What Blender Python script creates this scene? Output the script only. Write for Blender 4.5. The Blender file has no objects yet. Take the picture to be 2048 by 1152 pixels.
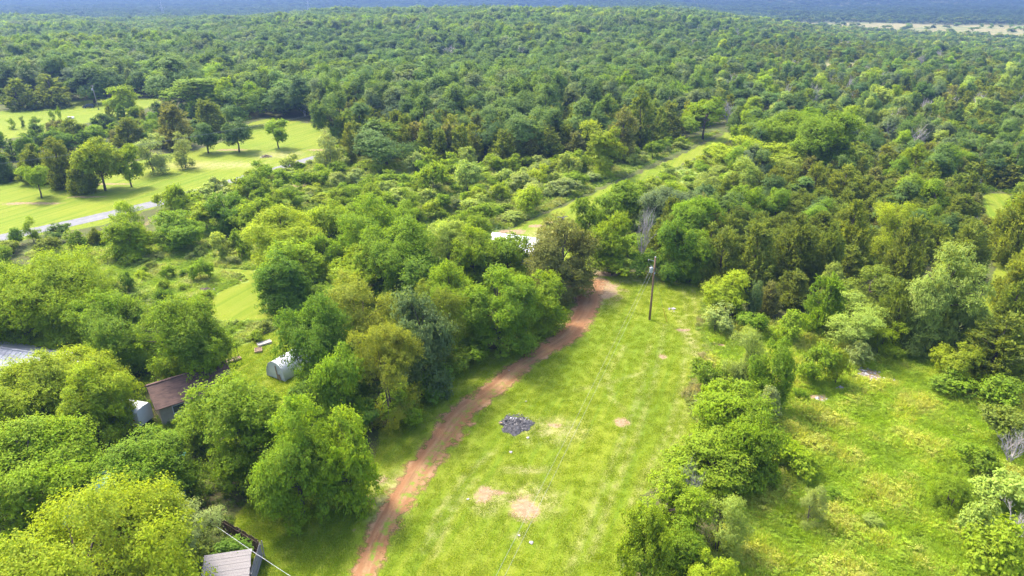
import bpy, math, random
import numpy as np
from mathutils import Vector, Matrix

random.seed(7)
rng = np.random.default_rng(7)
scene = bpy.context.scene
COL = scene.collection

# ------------------------------------------------------------------ camera
CAM_H = 45.0
PITCH = math.radians(23.8)
FPX = 1365.0                     # focal length in pixels of a 2048 wide frame (24 mm on 36 mm)
cam_data = bpy.data.cameras.new('camera')
cam_data.sensor_width = 36.0
cam_data.lens = 36.0 * FPX / 2048.0
cam_data.clip_start = 1.0
cam_data.clip_end = 30000.0
cam = bpy.data.objects.new('camera', cam_data)
COL.objects.link(cam)
cam.location = (0, 0, CAM_H)
cam.rotation_euler = (math.pi / 2 - PITCH, 0, 0)
scene.camera = cam

# ------------------------------------------------------------------ sky, sun, exposure
SUN_TO = Vector((0.75, -0.66, 0)).normalized()       # the way the shadows fall
SUN_EL = math.radians(55)
world = bpy.data.worlds.new('World')
scene.world = world
world.use_nodes = True
wn = world.node_tree.nodes
bg = wn['Background']
sky = wn.new('ShaderNodeTexSky')
sky.sky_type = 'NISHITA'
sky.sun_disc = False
sky.sun_elevation = SUN_EL
sky.sun_rotation = math.atan2(-SUN_TO.x, -SUN_TO.y)
sky.air_density = 1.0
sky.dust_density = 4.0
sky.ozone_density = 1.0
world.node_tree.links.new(sky.outputs[0], bg.inputs[0])
bg.inputs[1].default_value = 0.15
sun_data = bpy.data.lights.new('sun', 'SUN')
sun_data.energy = 1.8
sun_data.angle = math.radians(8.0)
sun_data.color = (1.0, 0.95, 0.86)
sun = bpy.data.objects.new('sun', sun_data)
COL.objects.link(sun)
sun_dir = Vector((SUN_TO.x * math.cos(SUN_EL), SUN_TO.y * math.cos(SUN_EL), -math.sin(SUN_EL)))
sun.rotation_euler = sun_dir.to_track_quat('-Z', 'Y').to_euler()

vs = scene.view_settings
vs.view_transform = 'Standard'
vs.look = 'None'
vs.gamma = 1.0
vs.exposure = 2.5
vs.use_curve_mapping = False
cy = scene.cycles
cy.use_denoising = True
cy.denoising_prefilter = 'NONE'
cy.max_bounces = 8
cy.diffuse_bounces = 4
cy.glossy_bounces = 2
cy.transmission_bounces = 5
cy.transparent_max_bounces = 6
cy.volume_bounces = 0
cy.use_adaptive_sampling = True
cy.adaptive_threshold = 0.01
cy.caustics_reflective = False
cy.caustics_refractive = False

# ------------------------------------------------------------------ ground geometry helpers
def ground(px, py, z=0.0):
    """World point at height z seen at a pixel of the 2048x1152 photograph."""
    u = (px - 1024.0) / FPX
    v = (576.0 - py) / FPX
    dx, dy, dz = u, math.cos(PITCH) + v * math.sin(PITCH), -math.sin(PITCH) + v * math.cos(PITCH)
    t = (CAM_H - z) / -dz
    return Vector((dx * t, dy * t, z))

def project(x, y, z):
    """Arrays of world points to photograph pixels."""
    f = y * math.cos(PITCH) - (z - CAM_H) * math.sin(PITCH)
    up = y * math.sin(PITCH) + (z - CAM_H) * math.cos(PITCH)
    f = np.where(f < 1, 1, f)
    return 1024 + FPX * x / f, 576 - FPX * up / f

def sstep(a, b, x):
    t = np.clip((x - a) / (b - a), 0, 1)
    return t * t * (3 - 2 * t)

def terrain(x, y):
    x = np.asarray(x, float); y = np.asarray(y, float)
    d = np.hypot(x, y)
    far = sstep(260, 700, d)
    z = far * (1.5 * np.sin(x * 0.011 + 1.3) * np.cos(y * 0.009) + 0.8 * np.sin(x * 0.03 + y * 0.021))
    crest = np.exp(-((x - 60) / 520) ** 2)
    z = z + 7.0 * sstep(350, 900, y) * crest * (1 - sstep(1000, 1300, y))
    z = z - 9.0 * sstep(350, 800, y) * sstep(150, 450, -x) * (1 - sstep(1000, 1500, y))
    z = z - 21.0 * sstep(80, 420, x - 0.1 * y) * sstep(280, 850, y)
    z = z - 26.0 * sstep(1000, 1500, y) * (1 - sstep(120, 420, x))
    hills = 190.0 * sstep(3000, 6200, y) + 60.0 * sstep(2300, 4000, y) * (0.5 + 0.5 * np.sin(x * 0.0011 + 0.6))
    return z + hills

def tz(x, y):
    return float(terrain(x, y))

def pix(*pts):
    return np.array([ground(a, b).xy for a, b in pts])

def poly_sd(P, X, Y):
    """Signed distance (inside positive) to a closed polygon."""
    d2 = np.full(X.shape, 1e18)
    inside = np.zeros(X.shape, bool)
    n = len(P)
    for i in range(n):
        ax, ay = P[i]; bx, by = P[(i + 1) % n]
        ex, ey = bx - ax, by - ay
        wx, wy = X - ax, Y - ay
        t = np.clip((wx * ex + wy * ey) / (ex * ex + ey * ey + 1e-9), 0, 1)
        d2 = np.minimum(d2, (wx - ex * t) ** 2 + (wy - ey * t) ** 2)
        c = ((ay > Y) != (by > Y)) & (X < (bx - ax) * (Y - ay) / (by - ay + 1e-12) + ax)
        inside ^= c
    d = np.sqrt(d2)
    return np.where(inside, d, -d)

def wob(X, Y, s=1.0):
    return (np.sin(X * 0.9 * s + 1.7 * np.sin(Y * 0.6 * s)) + np.sin(Y * 1.3 * s + 1.1 + 1.5 * np.sin(X * 0.8 * s))
            + 0.6 * np.sin(X * 2.9 * s + Y * 2.3 * s)) * 0.35

LAWN = pix((660, 1400), (690, 1152), (705, 1050), (735, 930), (760, 860), (840, 790), (920, 720), (1010, 690), (1100, 640),
           (1135, 595), (1180, 545), (1290, 545), (1405, 562), (1415, 600), (1405, 660), (1425, 700), (1400, 740), (1385, 790),
           (1400, 850), (1340, 930), (1290, 1000), (1250, 1080), (1230, 1152), (1200, 1400))
LANE = pix((985, 480), (1040, 447), (1110, 420), (1200, 382), (1330, 325), (1400, 291), (1480, 252), (1500, 252), (1455, 283),
           (1390, 316), (1325, 346), (1235, 396), (1175, 440), (1180, 480), (1190, 545), (1130, 560), (1060, 500))
LAWN_L = pix((-120, 372), (0, 355), (60, 350), (130, 350), (250, 330), (330, 308), (400, 300), (470, 272), (500, 246), (545, 234),
             (640, 252), (660, 285), (640, 318), (540, 345), (440, 375), (330, 408), (200, 452), (120, 462), (0, 492), (-140, 520))
LAWN_F = pix((-80, 236), (0, 222), (60, 216), (130, 204), (215, 198), (300, 196), (335, 203), (300, 214), (240, 236), (190, 243),
             (150, 250), (110, 264), (0, 280), (-80, 292))
SPOT = pix((405, 612), (440, 585), (500, 560), (480, 548), (410, 545), (395, 530), (430, 534), (540, 545), (580, 590), (560, 640), (440, 645))
GARDEN = pix((430, 715), (560, 655), (650, 640), (680, 700), (620, 800), (480, 810), (430, 760))
YARD = pix((560, 900), (640, 840), (720, 850), (740, 900), (690, 1160), (500, 1200), (470, 1050))
MEADOW = pix((1420, 640), (1560, 660), (1700, 680), (1860, 690), (1960, 760), (2100, 800), (2300, 1000), (2300, 1500), (1380, 1500),
             (1440, 1152), (1500, 980), (1560, 850), (1500, 760), (1410, 720))
SCRUB = pix((60, 505), (200, 485), (320, 470), (420, 490), (510, 500), (530, 560), (560, 640), (640, 660), (470, 705), (420, 640), (230, 560), (180, 540))
BRUSH = pix((330, 415), (430, 380), (640, 322), (720, 318), (850, 330), (1000, 335), (1150, 330), (1300, 300), (1440, 262),
            (1330, 312), (1180, 380), (1060, 432), (980, 470), (860, 450), (690, 420), (520, 430), (420, 485), (320, 470))
LOWB = pix((1195, 470), (1240, 400), (1330, 352), (1395, 322), (1460, 288), (1545, 320), (1480, 385), (1400, 440), (1300, 520), (1225, 530))
CLEAR_R = pix((1965, 388), (2000, 385), (2030, 392), (2010, 425), (1992, 470), (1972, 465))
TRACK_R = pix((1955, 590), (1985, 560), (2000, 470), (2020, 470), (2010, 600), (1975, 640))
TAN1 = np.array([ground(a, b, -20).xy for a, b in ((1560, 52), (1700, 62), (1850, 74), (2100, 86), (2300, 92), (2300, 50), (2048, 49), (1800, 45), (1580, 45))])
TAN2 = pix((1630, 128), (1690, 124), (1725, 127), (1730, 136), (1650, 141))
GRAVEL_C = None

def ell(px, py, rx, ry):
    c = ground(px, py); a = ground(px + rx, py); b = ground(px, py - ry)
    return (c.x, c.y, max(0.15, a.x - c.x), max(0.15, b.y - c.y))
BARE = [ell(*e) for e in ((1050, 1018, 44, 36), (968, 988, 28, 26), (1243, 845, 24, 13), (1000, 985, 40, 8), (1327, 714, 13, 9), (1178, 578, 95, 36),
        (1150, 578, 60, 18), (1210, 548, 50, 8), (760, 957, 22, 12), (708, 1062, 8, 6), (1108, 850, 22, 7),
        (1070, 512, 24, 10), (1025, 464, 40, 8), (1075, 452, 26, 5), (1100, 444, 18, 4), (1635, 797, 30, 12), (1835, 835, 16, 4),
        (1365, 660, 26, 4), (595, 372, 40, 5), (640, 300, 34, 4), (292, 448, 9, 16), (480, 561, 10, 4),
        (200, 368, 90, 4), (60, 407, 100, 4), (170, 395, 80, 3), (460, 300, 40, 3), (1440, 690, 16, 5), (1440, 640, 20, 7), (2000, 830, 26, 14), (1738, 752, 32, 20), (1785, 762, 16, 8), (1620, 691, 20, 7), (1684, 777, 18, 6))]
STRAW = [ell(*e) for e in ((1038, 1072, 22, 6), (1060, 1000, 70, 40), (975, 1000, 45, 34), (1100, 860, 80, 30), (1390, 700, 14, 80),
        (1050, 940, 60, 10), (1345, 622, 8, 3), (1290, 560, 80, 10), (780, 990, 50, 60), (1180, 590, 60, 26), (1840, 860, 90, 22),
        (1985, 835, 30, 24), (1100, 470, 60, 16), (420, 330, 130, 8), (560, 310, 60, 8))]

# ------------------------------------------------------------------ materials
def new_mat(name):
    m = bpy.data.materials.new(name)
    m.use_nodes = True
    nt = m.node_tree
    nt.nodes.clear()
    out = nt.nodes.new('ShaderNodeOutputMaterial')
    return m, nt, out

class N:
    """Small node-graph helper."""
    def __init__(s, nt):
        s.nt = nt
        s.pos = nt.nodes.new('ShaderNodeNewGeometry').outputs['Position']
    def link(s, a, b):
        if hasattr(a, 'is_output'):
            s.nt.links.new(a, b)
        else:
            b.default_value = a
    def attr(s, name, typ='GEOMETRY'):
        n = s.nt.nodes.new('ShaderNodeAttribute'); n.attribute_name = name; n.attribute_type = typ
        return n
    def noise(s, scale, vec=None, detail=4, rough=0.55, out='Fac'):
        n = s.nt.nodes.new('ShaderNodeTexNoise')
        n.inputs['Scale'].default_value = scale; n.inputs['Detail'].default_value = detail; n.inputs['Roughness'].default_value = rough
        s.link(vec if vec is not None else s.pos, n.inputs['Vector'])
        return n.outputs[out]
    def mapping(s, rot=0.0, scale=(1, 1, 1), vec=None):
        n = s.nt.nodes.new('ShaderNodeMapping')
        n.inputs['Rotation'].default_value = (0, 0, rot)
        s.link(vec if vec is not None else s.pos, n.inputs['Vector'])
        k = s.nt.nodes.new('ShaderNodeMapping'); k.inputs['Scale'].default_value = scale
        s.link(n.outputs[0], k.inputs['Vector'])
        return k.outputs[0]
    def ramp(s, fac, lo, hi):
        n = s.nt.nodes.new('ShaderNodeMapRange'); n.interpolation_type = 'SMOOTHSTEP'
        n.inputs[1].default_value = lo; n.inputs[2].default_value = hi
        s.link(fac, n.inputs[0])
        return n.outputs[0]
    def math(s, op, a, b=0.0):
        n = s.nt.nodes.new('ShaderNodeMath'); n.operation = op
        s.link(a, n.inputs[0]); s.link(b, n.inputs[1])
        return n.outputs[0]
    def mix(s, fac, a, b, mode='MIX'):
        n = s.nt.nodes.new('ShaderNodeMix'); n.data_type = 'RGBA'; n.blend_type = mode
        s.link(fac, n.inputs[0])
        for v, i in ((a, 6), (b, 7)):
            if isinstance(v, tuple) and len(v) == 3:
                v = v + (1,)
            s.link(v, n.inputs[i])
        return n.outputs[2]
    def nt_y(s):
        n = s.nt.nodes.new('ShaderNodeSeparateXYZ'); s.link(s.pos, n.inputs[0])
        return n.outputs[1]
    def bump(s, h, strength, dist=0.1):
        n = s.nt.nodes.new('ShaderNodeBump')
        n.inputs['Strength'].default_value = strength; n.inputs['Distance'].default_value = dist
        s.link(h, n.inputs['Height'])
        return n.outputs[0]
    def bsdf(s, col, rough=0.9, normal=None, metal=0.0, spec=0.2):
        n = s.nt.nodes.new('ShaderNodeBsdfPrincipled')
        if isinstance(col, tuple) and len(col) == 3:
            col = col + (1,)
        s.link(col, n.inputs['Base Color']); s.link(rough, n.inputs['Roughness'])
        n.inputs['Metallic'].default_value = metal; n.inputs['Specular IOR Level'].default_value = spec
        if normal is not None:
            s.link(normal, n.inputs['Normal'])
        return n.outputs[0]

def simple(name, col, col2=None, scale=3.0, rough=0.8, metal=0.0, spec=0.3, bump=0.0, stretch=None):
    m, nt, out = new_mat(name)
    g = N(nt)
    tc = nt.nodes.new('ShaderNodeTexCoord').outputs['Object']
    v = g.mapping(0, stretch, tc) if stretch else tc
    nz = g.noise(scale, v, 5, 0.6)
    col2 = tuple(k * 0.62 for k in col2) if col2 else None
    col = tuple(k * 0.62 for k in col)
    c = g.mix(g.ramp(nz, 0.35, 0.68), col, col2 or tuple(k * 0.72 for k in col))
    nrm = g.bump(nz, bump, 0.05) if bump else None
    nt.links.new(g.bsdf(c, rough, nrm, metal, spec), out.inputs[0])
    return m

def leaf_material():
    m, nt, out = new_mat('leaf')
    g = N(nt)
    tint = g.attr('tint', 'INSTANCER').outputs['Color']
    lv = g.attr('leafv').outputs['Fac']
    big = g.noise(0.35, None, 3)
    hsv = nt.nodes.new('ShaderNodeHueSaturation')
    g.link(g.math('ADD', 0.49, g.math('MULTIPLY', lv, 0.02)), hsv.inputs['Hue'])
    g.link(g.math('ADD', 0.78, g.math('ADD', g.math('MULTIPLY', lv, 0.18), g.math('MULTIPLY', big, 0.30))), hsv.inputs['Value'])
    g.link(g.math('ADD', 0.92, g.math('MULTIPLY', big, 0.16)), hsv.inputs['Saturation'])
    g.link(tint, hsv.inputs['Color'])
    c = hsv.outputs[0]
    dif = g.bsdf(c, 0.7, None, 0.0, 0.1)
    tr = nt.nodes.new('ShaderNodeBsdfTranslucent')
    g.link(g.mix(1.0, c, (1.25, 1.15, 0.55), 'MULTIPLY'), tr.inputs['Color'])
    mx = nt.nodes.new('ShaderNodeMixShader')
    mx.inputs[0].default_value = 0.5
    nt.links.new(dif, mx.inputs[1]); nt.links.new(tr.outputs[0], mx.inputs[2])
    nt.links.new(mx.outputs[0], out.inputs[0])
    return m

_m = ground(1395, 640) - ground(1290, 1000)
MOW = math.atan2(_m.y, _m.x)
def ground_material():
    m, nt, out = new_mat('ground')
    g = N(nt)
    a1 = g.attr('mask_a'); s1 = nt.nodes.new('ShaderNodeSeparateColor'); nt.links.new(a1.outputs['Color'], s1.inputs[0])
    a2 = g.attr('mask_b'); s2 = nt.nodes.new('ShaderNodeSeparateColor'); nt.links.new(a2.outputs['Color'], s2.inputs[0])
    lawn, bare, straw = s1.outputs; meadow, tan, scrub = s2.outputs
    n_big = g.noise(0.045, None, 3); n_mid = g.noise(0.3, None, 4); n_fine = g.noise(2.2, None, 5, 0.7); n_grain = g.noise(9.0, None, 3, 0.7)
    mow = g.mapping(-MOW, (0.022, 0.75, 1.0))
    n_mow = g.noise(1.0, mow, 4, 0.6)
    mow2 = g.mapping(-MOW, (0.35, 1.8, 1.0))
    n_mow2 = g.noise(1.0, mow2, 4, 0.65)
    # mown grass
    lc = g.mix(g.ramp(n_big, 0.36, 0.64), (0.0988, 0.1438, 0.0063), (0.1311, 0.1583, 0.0084))
    lc = g.mix(g.math('MULTIPLY', g.ramp(n_mow, 0.46, 0.60), 0.4), lc, (0.1568, 0.1683, 0.0210))
    lc = g.mix(g.math('MULTIPLY', g.ramp(n_mow, 0.47, 0.36), 0.7), lc, (0.0722, 0.1201, 0.0049))
    lc = g.mix(g.math('MULTIPLY', g.ramp(n_mid, 0.5, 0.8), 0.4), lc, (0.0817, 0.1274, 0.0056))
    lc = g.mix(g.math('MULTIPLY', g.ramp(n_fine, 0.45, 0.75), 0.22), lc, (0.0684, 0.1047, 0.0049))
    lc = g.mix(g.math('MULTIPLY', g.ramp(n_grain, 0.45, 0.8), 0.3), lc, (0.1805, 0.1775, 0.0350))
    # cut straw lying in windrows
    st = g.math('MULTIPLY', g.ramp(n_mow2, 0.53, 0.63), g.ramp(g.noise(1.1, None, 6, 0.85), 0.50, 0.60))
    st = g.math('MULTIPLY', st, g.ramp(g.noise(0.07, None, 2), 0.34, 0.52))
    st2 = g.math('MULTIPLY', straw, g.ramp(g.noise(0.9, None, 7, 0.85), 0.34, 0.62))
    st = g.math('MAXIMUM', g.math('MULTIPLY', st, 0.14), g.math('MULTIPLY', st2, 0.6))
    lc = g.mix(st, lc, (0.285, 0.235, 0.120))
    # meadow soil under tall weeds
    mc = g.mix(g.ramp(n_mid, 0.35, 0.65), (0.1288, 0.1848, 0.0176), (0.2072, 0.2296, 0.0286))
    mc = g.mix(g.math('MULTIPLY', g.ramp(n_fine, 0.4, 0.7), 0.5), mc, (0.0896, 0.1400, 0.0132))
    mc = g.mix(g.ramp(g.noise(0.5, None, 6, 0.8), 0.62, 0.74), mc, (0.2576, 0.2240, 0.1210))
    mc = g.mix(g.math('MULTIPLY', st2, 0.9), mc, (0.3192, 0.2632, 0.1320))
    sc = g.mix(g.ramp(n_mid, 0.35, 0.65), (0.135, 0.195, 0.030), (0.180, 0.230, 0.046))
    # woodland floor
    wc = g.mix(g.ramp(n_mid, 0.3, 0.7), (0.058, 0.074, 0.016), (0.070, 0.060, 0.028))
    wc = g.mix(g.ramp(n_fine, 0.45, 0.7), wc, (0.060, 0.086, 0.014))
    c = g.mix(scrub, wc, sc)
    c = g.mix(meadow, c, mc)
    c = g.mix(g.ramp(g.math('ADD', lawn, g.math('MULTIPLY', g.math('SUBTRACT', n_fine, 0.5), 0.5)), 0.35, 0.62), c, lc)
    tc = g.mix(g.ramp(n_mid, 0.3, 0.7), (0.165, 0.145, 0.062), (0.205, 0.178, 0.078))
    tc = g.mix(g.ramp(g.noise(0.02, None, 4), 0.5, 0.62), tc, (0.12, 0.14, 0.045))
    c = g.mix(tan, c, tc)
    br = g.ramp(g.math('ADD', bare, g.math('MULTIPLY', g.math('SUBTRACT', g.noise(1.0, None, 8, 0.85), 0.5), 2.6)), 0.50, 0.95)
    bc = g.mix(g.ramp(n_fine, 0.35, 0.7), (0.19, 0.110, 0.068), (0.27, 0.20, 0.13))
    c = g.mix(g.math('MULTIPLY', br, 0.9), c, bc)
    h = g.math('ADD', g.math('MULTIPLY', n_fine, 0.5), g.math('MULTIPLY', n_grain, 0.5))
    nt.links.new(g.bsdf(c, 0.95, g.bump(h, 0.6, 0.25), 0.0, 0.1), out.inputs[0])
    return m

def strip_material(name, kind):
    """Dirt or gravel laid along a strip: uv.x across (0..1), uv.y along in metres."""
    m, nt, out = new_mat(name)
    g = N(nt)
    uv = nt.nodes.new('ShaderNodeUVMap').outputs[0]
    sx = nt.nodes.new('ShaderNodeSeparateXYZ'); nt.links.new(uv, sx.inputs[0])
    u = sx.outputs[0]
    edge = g.math('SUBTRACT', 1.0, g.math('ABSOLUTE', g.math('SUBTRACT', g.math('MULTIPLY', u, 2.0), 1.0)))
    n1 = g.noise(0.8, None, 6, 0.7); n2 = g.noise(5.0, None, 4, 0.7); n3 = g.noise(0.18, None, 3)
    along = nt.nodes.new('ShaderNodeMapping'); along.inputs['Scale'].default_value = (9.0, 0.14, 1)
    nt.links.new(uv, along.inputs[0])
    ruts = g.noise(1.0, along.outputs[0], 4, 0.6)
    if kind == 'dirt':
        c = g.mix(g.ramp(n3, 0.4, 0.6), (0.1981, 0.0937, 0.0386), (0.2074, 0.1167, 0.0554))
        c = g.mix(g.ramp(ruts, 0.45, 0.66), c, (0.2382, 0.1415, 0.0688))
        c = g.mix(g.math('MULTIPLY', g.ramp(ruts, 0.50, 0.34), 0.7), c, (0.1308, 0.0669, 0.0335))
        c = g.mix(g.math('MULTIPLY', g.ramp(n2, 0.48, 0.72), 0.6), c, (0.1402, 0.0765, 0.0402))
        c = g.mix(g.math('MULTIPLY', g.ramp(n1, 0.52, 0.70), 0.6), c, (0.2570, 0.1674, 0.0880))
        c = g.mix(g.ramp(g.noise(14.0, None, 2), 0.70, 0.76), c, (0.3364, 0.2869, 0.2013))
        rut = g.ramp(g.math('ABSOLUTE', g.math('SUBTRACT', g.math('ABSOLUTE', g.math('SUBTRACT', u, 0.5)), 0.17)), 0.10, 0.03)
        c = g.mix(g.math('MULTIPLY', rut, g.math('MULTIPLY', g.ramp(n1, 0.35, 0.6), 0.8)), c, (0.1728, 0.0813, 0.0353))
        near = g.ramp(g.nt_y(), 88.0, 62.0)
        tuft = g.math('MULTIPLY', g.ramp(g.noise(1.1, None, 6, 0.8), 0.50, 0.58), g.ramp(g.math('ABSOLUTE', g.math('SUBTRACT', u, 0.60)), 0.22, 0.06))
        tuft = g.math('MULTIPLY', tuft, near)
        c = g.mix(tuft, c, (0.1122, 0.1578, 0.0168))
        al = g.ramp(g.math('ADD', edge, g.math('MULTIPLY', g.math('SUBTRACT', n1, 0.5), 2.1)), 0.15, 0.60)
    else:
        c = g.mix(g.ramp(n1, 0.35, 0.65), (0.125, 0.125, 0.128), (0.155, 0.153, 0.154))
        c = g.mix(g.math('MULTIPLY', g.ramp(n2, 0.5, 0.8), 0.4), c, (0.10, 0.10, 0.10))
        c = g.mix(g.math('MULTIPLY', g.ramp(ruts, 0.5, 0.62), 0.5), c, (0.175, 0.172, 0.168))
        al = g.ramp(g.math('ADD', edge, g.math('MULTIPLY', g.math('SUBTRACT', n1, 0.5), 0.35)), 0.06, 0.16)
    b = g.bsdf(c, 0.95, g.bump(g.math('ADD', ruts, n2), 0.5, 0.12), 0.0, 0.1)
    tr = nt.nodes.new('ShaderNodeBsdfTransparent')
    mx = nt.nodes.new('ShaderNodeMixShader')
    nt.links.new(al, mx.inputs[0]); nt.links.new(tr.outputs[0], mx.inputs[1]); nt.links.new(b, mx.inputs[2])
    nt.links.new(mx.outputs[0], out.inputs[0])
    return m

M = {}
M['leaf'] = leaf_material()
M['bark'] = simple('bark', (0.15, 0.115, 0.085), (0.08, 0.06, 0.045), 6.0, 0.95, bump=0.4, stretch=(4, 4, 0.7))
M['deadwood'] = simple('dead_wood', (0.55, 0.50, 0.46), (0.40, 0.35, 0.32), 3.0, 0.95)
M['ground'] = ground_material()
M['dirt'] = strip_material('dirt', 'dirt')
M['gravel'] = strip_material('gravel', 'gravel')
M['pole_wood'] = simple('pole_wood', (0.30, 0.185, 0.10), (0.20, 0.12, 0.065), 2.0, 0.9, bump=0.2, stretch=(8, 8, 0.5))
M['pole_grey'] = simple('grey_pole_wood', (0.42, 0.38, 0.33), (0.30, 0.26, 0.22), 2.0, 0.9, stretch=(8, 8, 0.5))
M['steel'] = simple('painted_steel', (0.52, 0.55, 0.58), (0.44, 0.47, 0.50), 2.0, 0.45, 0.0, 0.5)
M['wire'] = simple('aluminium_wire', (0.34, 0.34, 0.33), None, 1.0, 0.5, 0.2)
M['ceramic'] = simple('ceramic', (0.35, 0.30, 0.28), None, 1.0, 0.3)
M['yellow'] = simple('yellow_plastic', (0.75, 0.62, 0.04), (0.70, 0.56, 0.04), 1.0, 0.6)
M['white_metal'] = simple('white_metal_sheet', (0.80, 0.80, 0.82), (0.70, 0.70, 0.73), 0.6, 0.4, 0.0, 0.5)
M['grey_metal'] = simple('weathered_metal_sheet', (0.50, 0.50, 0.53), (0.34, 0.33, 0.36), 0.5, 0.5, 0.2, 0.5, stretch=(0.5, 3, 1))
M['teal'] = simple('teal_metal_sheet', (0.09, 0.33, 0.26), (0.06, 0.25, 0.20), 0.6, 0.45, 0.0, 0.5)
M['red'] = simple('red_painted_boards', (0.30, 0.055, 0.03), (0.22, 0.04, 0.025), 1.2, 0.7)
M['shingle'] = simple('brown_shingle', (0.17, 0.10, 0.075), (0.09, 0.055, 0.045), 1.5, 0.9, bump=0.3, stretch=(1, 4, 4))
M['beige'] = simple('beige_siding', (0.42, 0.37, 0.28), (0.34, 0.29, 0.22), 1.0, 0.8)
M['glass'] = simple('window_glass', (0.05, 0.06, 0.07), (0.09, 0.10, 0.11), 1.0, 0.08, 0.0, 0.6)
M['film'] = simple('plastic_film', (0.82, 0.84, 0.85), (0.72, 0.75, 0.76), 1.5, 0.45, 0.0, 0.4, bump=0.15)
M['plank'] = simple('raw_plank', (0.50, 0.36, 0.22), (0.38, 0.26, 0.15), 3.0, 0.85, stretch=(1, 8, 8))
M['plank_pale'] = simple('pale_plank', (0.68, 0.60, 0.50), (0.58, 0.50, 0.42), 3.0, 0.85)
M['fence_brown'] = simple('brown_fence_board', (0.20, 0.13, 0.09), (0.12, 0.08, 0.06), 3.0, 0.9, bump=0.2, stretch=(6, 6, 0.6))
M['fence_grey'] = simple('weathered_fence_board', (0.36, 0.33, 0.31), (0.24, 0.21, 0.20), 3.0, 0.9, bump=0.2, stretch=(6, 6, 0.6))
M['soil'] = simple('garden_soil', (0.22, 0.15, 0.10), (0.14, 0.09, 0.06), 6.0, 0.95, bump=0.5)
M['ash'] = simple('ash', (0.035, 0.033, 0.036), (0.12, 0.115, 0.12), 3.5, 0.95, bump=0.6)
M['debris'] = simple('burnt_debris', (0.30, 0.28, 0.28), (0.05, 0.05, 0.05), 2.5, 0.9)
M['stone'] = simple('limestone', (0.46, 0.43, 0.41), (0.30, 0.27, 0.26), 2.5, 0.9, bump=0.3)
M['brushwood'] = simple('brushwood', (0.30, 0.22, 0.17), (0.18, 0.12, 0.10), 2.0, 0.9)
M['car_paint'] = simple('dark_car_paint', (0.022, 0.026, 0.038), (0.030, 0.035, 0.05), 1.0, 0.25, 0.0, 0.6)
M['tyre'] = simple('tyre_rubber', (0.02, 0.02, 0.02), None, 1.0, 0.9)
M['feather'] = simple('black_feather', (0.018, 0.017, 0.018), (0.03, 0.028, 0.028), 4.0, 0.7)
M['red_plastic'] = simple('red_plastic', (0.55, 0.04, 0.02), None, 1.0, 0.4)

# ------------------------------------------------------------------ mesh helpers
class MB:
    def __init__(s):
        s.v = []; s.f = []
    def add(s, vs_, fs_):
        o = len(s.v)
        s.v += [tuple(p) for p in vs_]; s.f += [tuple(i + o for i in f) for f in fs_]
        return s
    def box(s, c, d, rot=None, taper=1.0):
        x, y, z = d[0] / 2, d[1] / 2, d[2] / 2
        pts = [Vector(p) for p in ((-x, -y, -z), (x, -y, -z), (x, y, -z), (-x, y, -z), (-x * taper, -y * taper, z), (x * taper, -y * taper, z), (x * taper, y * taper, z), (-x * taper, y * taper, z))]
        if rot is not None:
            pts = [rot @ p for p in pts]
        return s.add([p + Vector(c) for p in pts], [(3, 2, 1, 0), (4, 5, 6, 7), (0, 1, 5, 4), (1, 2, 6, 5), (2, 3, 7, 6), (3, 0, 4, 7)])
    def tube(s, pts, radii, n=6, cap=True):
        pts = [Vector(p) for p in pts]
        vs_, fs_ = [], []
        for i, p in enumerate(pts):
            t = (pts[min(i + 1, len(pts) - 1)] - pts[max(i - 1, 0)]).normalized()
            a = t.orthogonal().normalized() if i == 0 else (a - t * a.dot(t)).normalized()
            b = t.cross(a)
            r = radii[i] if hasattr(radii, '__len__') else radii
            vs_ += [p + (a * math.cos(2 * math.pi * k / n) + b * math.sin(2 * math.pi * k / n)) * r for k in range(n)]
        for i in range(len(pts) - 1):
            for k in range(n):
                fs_.append((i * n + k, i * n + (k + 1) % n, (i + 1) * n + (k + 1) % n, (i + 1) * n + k))
        if cap:
            fs_.append(tuple(range(n))[::-1]); fs_.append(tuple((len(pts) - 1) * n + k for k in range(n)))
        return s.add(vs_, fs_)
    def mesh(s, name, mat, smooth=False):
        me = bpy.data.meshes.new(name)
        me.from_pydata(s.v, [], s.f)
        me.materials.append(mat)
        if smooth:
            me.polygons.foreach_set('use_smooth', [True] * len(me.polygons))
        me.update()
        return me
    def build(s, name, mat, parent=None, smooth=False, loc=None):
        return link(name, s.mesh(name, mat, smooth), parent, loc)

def link(name, me, parent=None, loc=None):
    o = bpy.data.objects.new(name, me)
    COL.objects.link(o)
    if parent is not None:
        o.parent = parent
    if loc is not None:
        o.location = loc
    return o

def tag(o, label=None, cat=None, group=None, kind=None):
    if label: o['label'] = label
    if cat: o['category'] = cat
    if group: o['group'] = group
    if kind: o['kind'] = kind
    return o

def thing(name, loc, label, cat, group=None, rz=0.0):
    o = bpy.data.objects.new(name, None)
    o.empty_display_size = 0.3
    COL.objects.link(o)
    o.location = loc
    o.rotation_euler = (0, 0, rz)
    return tag(o, label, cat, group)

# ------------------------------------------------------------------ the ground sheet
def axis(lo, hi, step, grow, end_lo, end_hi):
    core = list(np.arange(lo, hi, step))
    a = []; s = step; p = hi
    while p < end_hi:
        a.append(p); s *= grow; p += s
    a.append(end_hi)
    b = []; s = step; p = lo
    while p > end_lo:
        s *= grow; p -= s; b.append(max(p, end_lo))
    return np.array(b[::-1] + core + a)

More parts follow.
